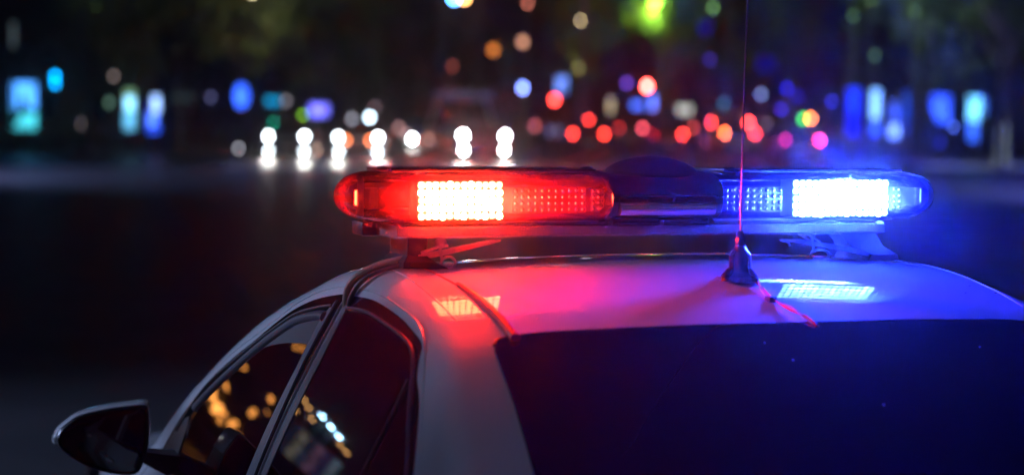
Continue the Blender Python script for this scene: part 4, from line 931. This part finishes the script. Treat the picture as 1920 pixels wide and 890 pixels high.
# dim facade rows behind the trees on each side
def facade(x0, x1, y, h, label, seed):
    rnd = random.Random(seed); o = empty('apartment_building', ((x0 + x1) / 2, y, 0), 0, label, 'building')
    W = x1 - x0
    MB().box((0, 5, h / 2), (W, 10, h)).build('wall', M['masonry'], o, False)
    MB().box((0, 4.9, h + .15), (W + .6, 10.6, .3)).build('cornice', M['masonry'], o, False)
    nx = int(W / 3.2); me = mesh('window', *(lambda b: (b.v, b.f))(MB().box((0, 0, 0), (1.3, .12, 1.7), bev=.02)), M['car_glass'], False)
    for i in range(nx):
        for j in range(int(h / 3.3)):
            link('window', me, o, (-W / 2 + (i + .5) * W / nx, -.01, 2.0 + j * 3.2))
facade(-60, -24, 122, 14, 'dark apartment block behind the left hand trees', 5)
facade(32, 70, 118, 14, 'dark apartment block behind the right hand trees', 6)

# ------------------------------------------------------------------ kiosk, display and street lamps seen in the side windows
kiosk = empty('kiosk', (-15.4, 33.0, 0), R(30), 'street kiosk with warm hanging lamps mirrored in the side window', 'kiosk')
MB().box((0, 1.2, 1.6), (3.4, 2.2, 3.2), bev=.03).build('wall', M['masonry'], kiosk, False)
MB().box((0, .2, 3.35), (3.8, 2.8, .14), bev=.02).build('canopy', M['frame'], kiosk, False)
MB().box((0, .06, 1.0), (3.2, .12, .9), bev=.02).build('counter', M['frame'], kiosk, False)
WARM = (1, .36, .07)
LM = [((-15.7, 27.6, 1.3), .16, 14), ((-15.5, 27.9, 1.42), .08, 12), ((-16.1, 27.2, 1.3), .14, 9), ((-16.2, 26.9, 1.95), .11, 10), ((-16.3, 26.8, 2.6), .08, 14), ((-15.6, 27.7, 1.95), .10, 9),
      ((-15.6, 27.6, 2.7), .06, 12), ((-15.8, 26.9, 4.1), .045, 16), ((-15.9, 26.8, 4.2), .045, 16), ((-16.28, 26.95, 1.15), .08, 6), ((-15.85, 27.45, 1.12), .10, 8), ((-16.4, 26.7, 2.25), .05, 8)]
for i, (p, r_, L) in enumerate(LM):
    o = empty('hanging_lamp', p, 0, ['broad warm lamp glow by the front edge of the front side window', 'small warm glow at the front frame above the broad glow', 'warm glow low in the middle of the front side window', 'warm glow against the front of the door pillar', 'highest single warm glow near the door pillar', 'warm glow touching the upper front window frame', 'tiny warm glow high along the front window frame', 'left one of two slim warm glints at the top of the lowered glass', 'right one of two slim warm glints at the top of the lowered glass', 'faint warm glow lowest by the door pillar', 'faint warm glow lowest beside the middle one', 'pin sized warm glow between the two by the pillar'][i], 'lamp', 'warm lamps reflected in the side window')
    q = random.uniform(.45, 1.0); ang = random.uniform(-.9, .9)
    b_ = MB().sphere((0, 0, 0), (r_ * .5, r_ * .5, r_ * (.7 + .8 * q)), 12, 8).build('bulb', emit(WARM, L * .6), o); b_.rotation_euler = (0, ang, 0)
    MB().tube([(0, 0, r_), (0, 0, r_ + .5)], .01, 6).build('cord', M['pole'], o)
o = empty('neon_tube', (-15.6, 27.75, 1.3), 0, 'bent warm neon tube mirrored beside the front edge of the front side window', 'neon tube')
MB().tube([(.17, .22, .5), (.06, .1, .2), (-.08, -.12, .0), (-.32, -.35, .06)], [.04, .06, .09, .05], 8).build('tube', emit((1, .36, .07), 5), o)
MB().box((-.06, .25, .2), (.6, .04, .6)).build('back_plate', M['frame'], o, False)
o = empty('screen_display', (-17.3, 25.6, 0), R(38), 'colourful lit display reflected in the rear side window', 'display')
for s_ in (-1, 1): MB().box((s_ * .5, .1, .9), (.08, .08, 1.8)).build('leg', M['frame'], o, False)
MB().box((0, .06, 2.15), (1.5, .1, 1.0), bev=.02).build('case', M['frame'], o, False)
for k, (c_, L) in enumerate((((.3, .45, .6), .5), ((.12, .1, .35), .35), ((.5, .25, .45), .4), ((.15, .2, .4), .3), ((.55, .5, .4), .45), ((.1, .12, .3), .25))):
    MB().box((-.62 + k * .245, -.005, 2.15), (.22, .03, .9), bev=.004).build('display_strip', emit(c_, L, .6, 6.0), o)
def tall_lamp(p, col, L, r, label, group, sp=None):
    o = empty('street_lamp', (p[0], p[1], 0), 0, label, 'street lamp', group)
    MB().tube([(0, .8, 0), (0, .8, p[2] * .6), (0, .8, p[2] + .1)], [.11, .08, .06], 12).build('pole', M['pole'], o)
    MB().tube([(0, .8, p[2] + .05), (0, .4, p[2] + .2), (0, 0, p[2] + .12)], .035, 8).build('arm', M['pole'], o)
    MB().box((0, 0, p[2] + .1), (.3, .6, .1), bev=.03).build('lamp_head', M['frame'], o)
    MB().sphere((0, 0, p[2] + .03), (r, r, r * .7), 14, 8).build('lens', emit(col, L), o)
    if sp:
        ld = bpy.data.lights.new('lamp_light', 'SPOT'); ld.energy = sp[0]; ld.color = sp[1]; ld.spot_size = R(sp[2]); ld.spot_blend = .6; ld.shadow_soft_size = .12
        lo = bpy.data.objects.new('lamp_light', ld); COL.objects.link(lo); lo.parent = o; lo.location = (0, 0, p[2] - .1)
        d = Vector(sp[3]) - Vector((p[0], p[1], p[2] - .1)); lo.rotation_euler = d.to_track_quat('-Z', 'Y').to_euler()
    return o
GS = 'cool white street lamps mirrored in the rear side window'
for i, p in enumerate(((-45.0, 63.4, 6.6), (-45.6, 62.9, 6.45), (-46.1, 62.4, 6.3))):
    tall_lamp((p[0], p[1], p[2]), (.35, .7, 1), 260, .09, ['upper left', 'middle', 'lower right'][i] + ' cool white street lamp of the row mirrored in the rear side window', GS)
for i, p in enumerate(((-35.2, 52.2, 5.5), (-35.2, 52.2, 4.7), (-35.9, 51.6, 5.0), (-35.5, 51.9, 5.35), (-37.2, 50.4, 5.0), (-37.5, 50.1, 4.9))):
    o = empty('string_lamp', p, 0, ['highest', 'leftmost', 'third highest', 'second highest', 'upper', 'lowest'][i] + ' small warm bulb mirrored ' + ('above' if i < 4 else 'below') + ' the white lamps in the rear side window', 'lamp', 'small warm bulbs mirrored in the side window')
    MB().sphere((0, 0, 0), .05, 10, 6).build('bulb', emit((1, .5, .15), 30), o)
# street lighting of the junction
COOL = (.42, .56, 1.0)
tall_lamp((-5.5, -3.0, 8.0), (.6, .75, 1), 40, .15, 'street lamp standing behind the camera over the patrol car', 'junction street lamps', (330, COOL, 75, (CAR.x - .6, CAR.y, 1)))
tall_lamp((-11.5, 9.0, 5.2), (.6, .75, 1), 40, .15, 'street lamp on the left kerb beside the patrol car', 'junction street lamps', (4600, COOL, 105, (CAR.x - 1, CAR.y, 1)))
tall_lamp((9.5, -2.0, 8.5), (.6, .75, 1), 40, .15, 'street lamp right of the patrol car', 'junction street lamps', (30, COOL, 70, (CAR.x, CAR.y, 1)))
tall_lamp((-18.0, 60.0, 9.0), (.6, .75, 1), 30, .12, 'street lamp over the far left side of the junction', 'junction street lamps', (3800, (.35, .42, 1.0), 95, (-10.0, 58.0, 0)))
tall_lamp((17.0, 56.0, 9.0), (.6, .75, 1), 30, .12, 'street lamp over the far right side of the junction', 'junction street lamps', (4200, (.25, .3, 1.0), 95, (15.0, 54.0, 0)))
tall_lamp((2.5, 70.0, 9.5), (.8, .8, 1), 30, .12, 'street lamp over the middle of the junction', 'junction street lamps', (1500, (1.0, .42, .5), 100, (2.0, 72.0, 0)))

for (px, Z, hgt, en, cl, lab) in ((470, 80, 6.6, 260, (1, .85, .5), 'added lamp lighting the olive foliage above the round blue sign'),
        (700, 100, 8.6, 300, (1, .6, .35), 'added lamp among the dark trees over the silver car'),
        (1085, 108, 7.0, 500, (1, .75, .35), 'added lamp lighting the olive brown tree'),
        (985, 120, 8.6, 420, (1, .28, .2), 'added lamp with a reddish light over the far end of the boulevard'),
        (1232, 88, 7.0, 420, (.55, 1, .22), 'added lamp lighting the yellow green leaves at the top'),
        (1625, 82, 7.6, 200, (.6, .9, .75), 'added lamp lighting leaves above the deep blue lightbox'),
        (1745, 82, 7.4, 220, (.6, .9, .8), 'added lamp lighting leaves above the far right lightboxes'),
        (150, 82, 7.6, 60, (.6, .9, .7), 'added lamp over the far left trees'),
        (1885, 68, 6.4, 900, (.6, .75, 1), 'added lamp lighting the whitewashed trunk')):
    x_ = bx(px, Z); o = tall_lamp((x_, Z, hgt), cl, 12, .12, lab, 'lamps added to light the trees')
    ld = bpy.data.lights.new('lamp_light', 'SPOT'); ld.energy = en * 1.5; ld.color = cl; ld.shadow_soft_size = .12; ld.spot_size = R(150); ld.spot_blend = .5
    lo = bpy.data.objects.new('lamp_light', ld); COL.objects.link(lo); lo.parent = o; lo.location = (0, 1.2, hgt - .35); lo.rotation_euler = (R(97), 0, 0)  # added lamps shine back onto the trees so the foliage shows
pass
tree(-5.8, 6.05, 2.6, 3, 1.0, 'unseen young tree added on the left to shade the rear pillar', .05, False, None)  # small tree out of view, added to break up light on the pillar

# ------------------------------------------------------------------ thin haze added to give the lamps a lens-like halo
hz = MB().box((0, 420, 9.98), (1420, 980, 22.0)).build('haze', None, None, False)
mt = bpy.data.materials.new('haze'); mt.use_nodes = True; nt = mt.node_tree; nt.nodes.clear()
out = nt.nodes.new('ShaderNodeOutputMaterial'); pv = nt.nodes.new('ShaderNodeVolumePrincipled')
pv.inputs['Color'].default_value = (.9, .9, .92, 1); pv.inputs['Density'].default_value = HAZE_DENSITY; pv.inputs['Anisotropy'].default_value = HAZE_G
nt.links.new(pv.outputs[0], out.inputs['Volume']); hz.data.materials.append(mt)
tag(hz, kind='stuff')
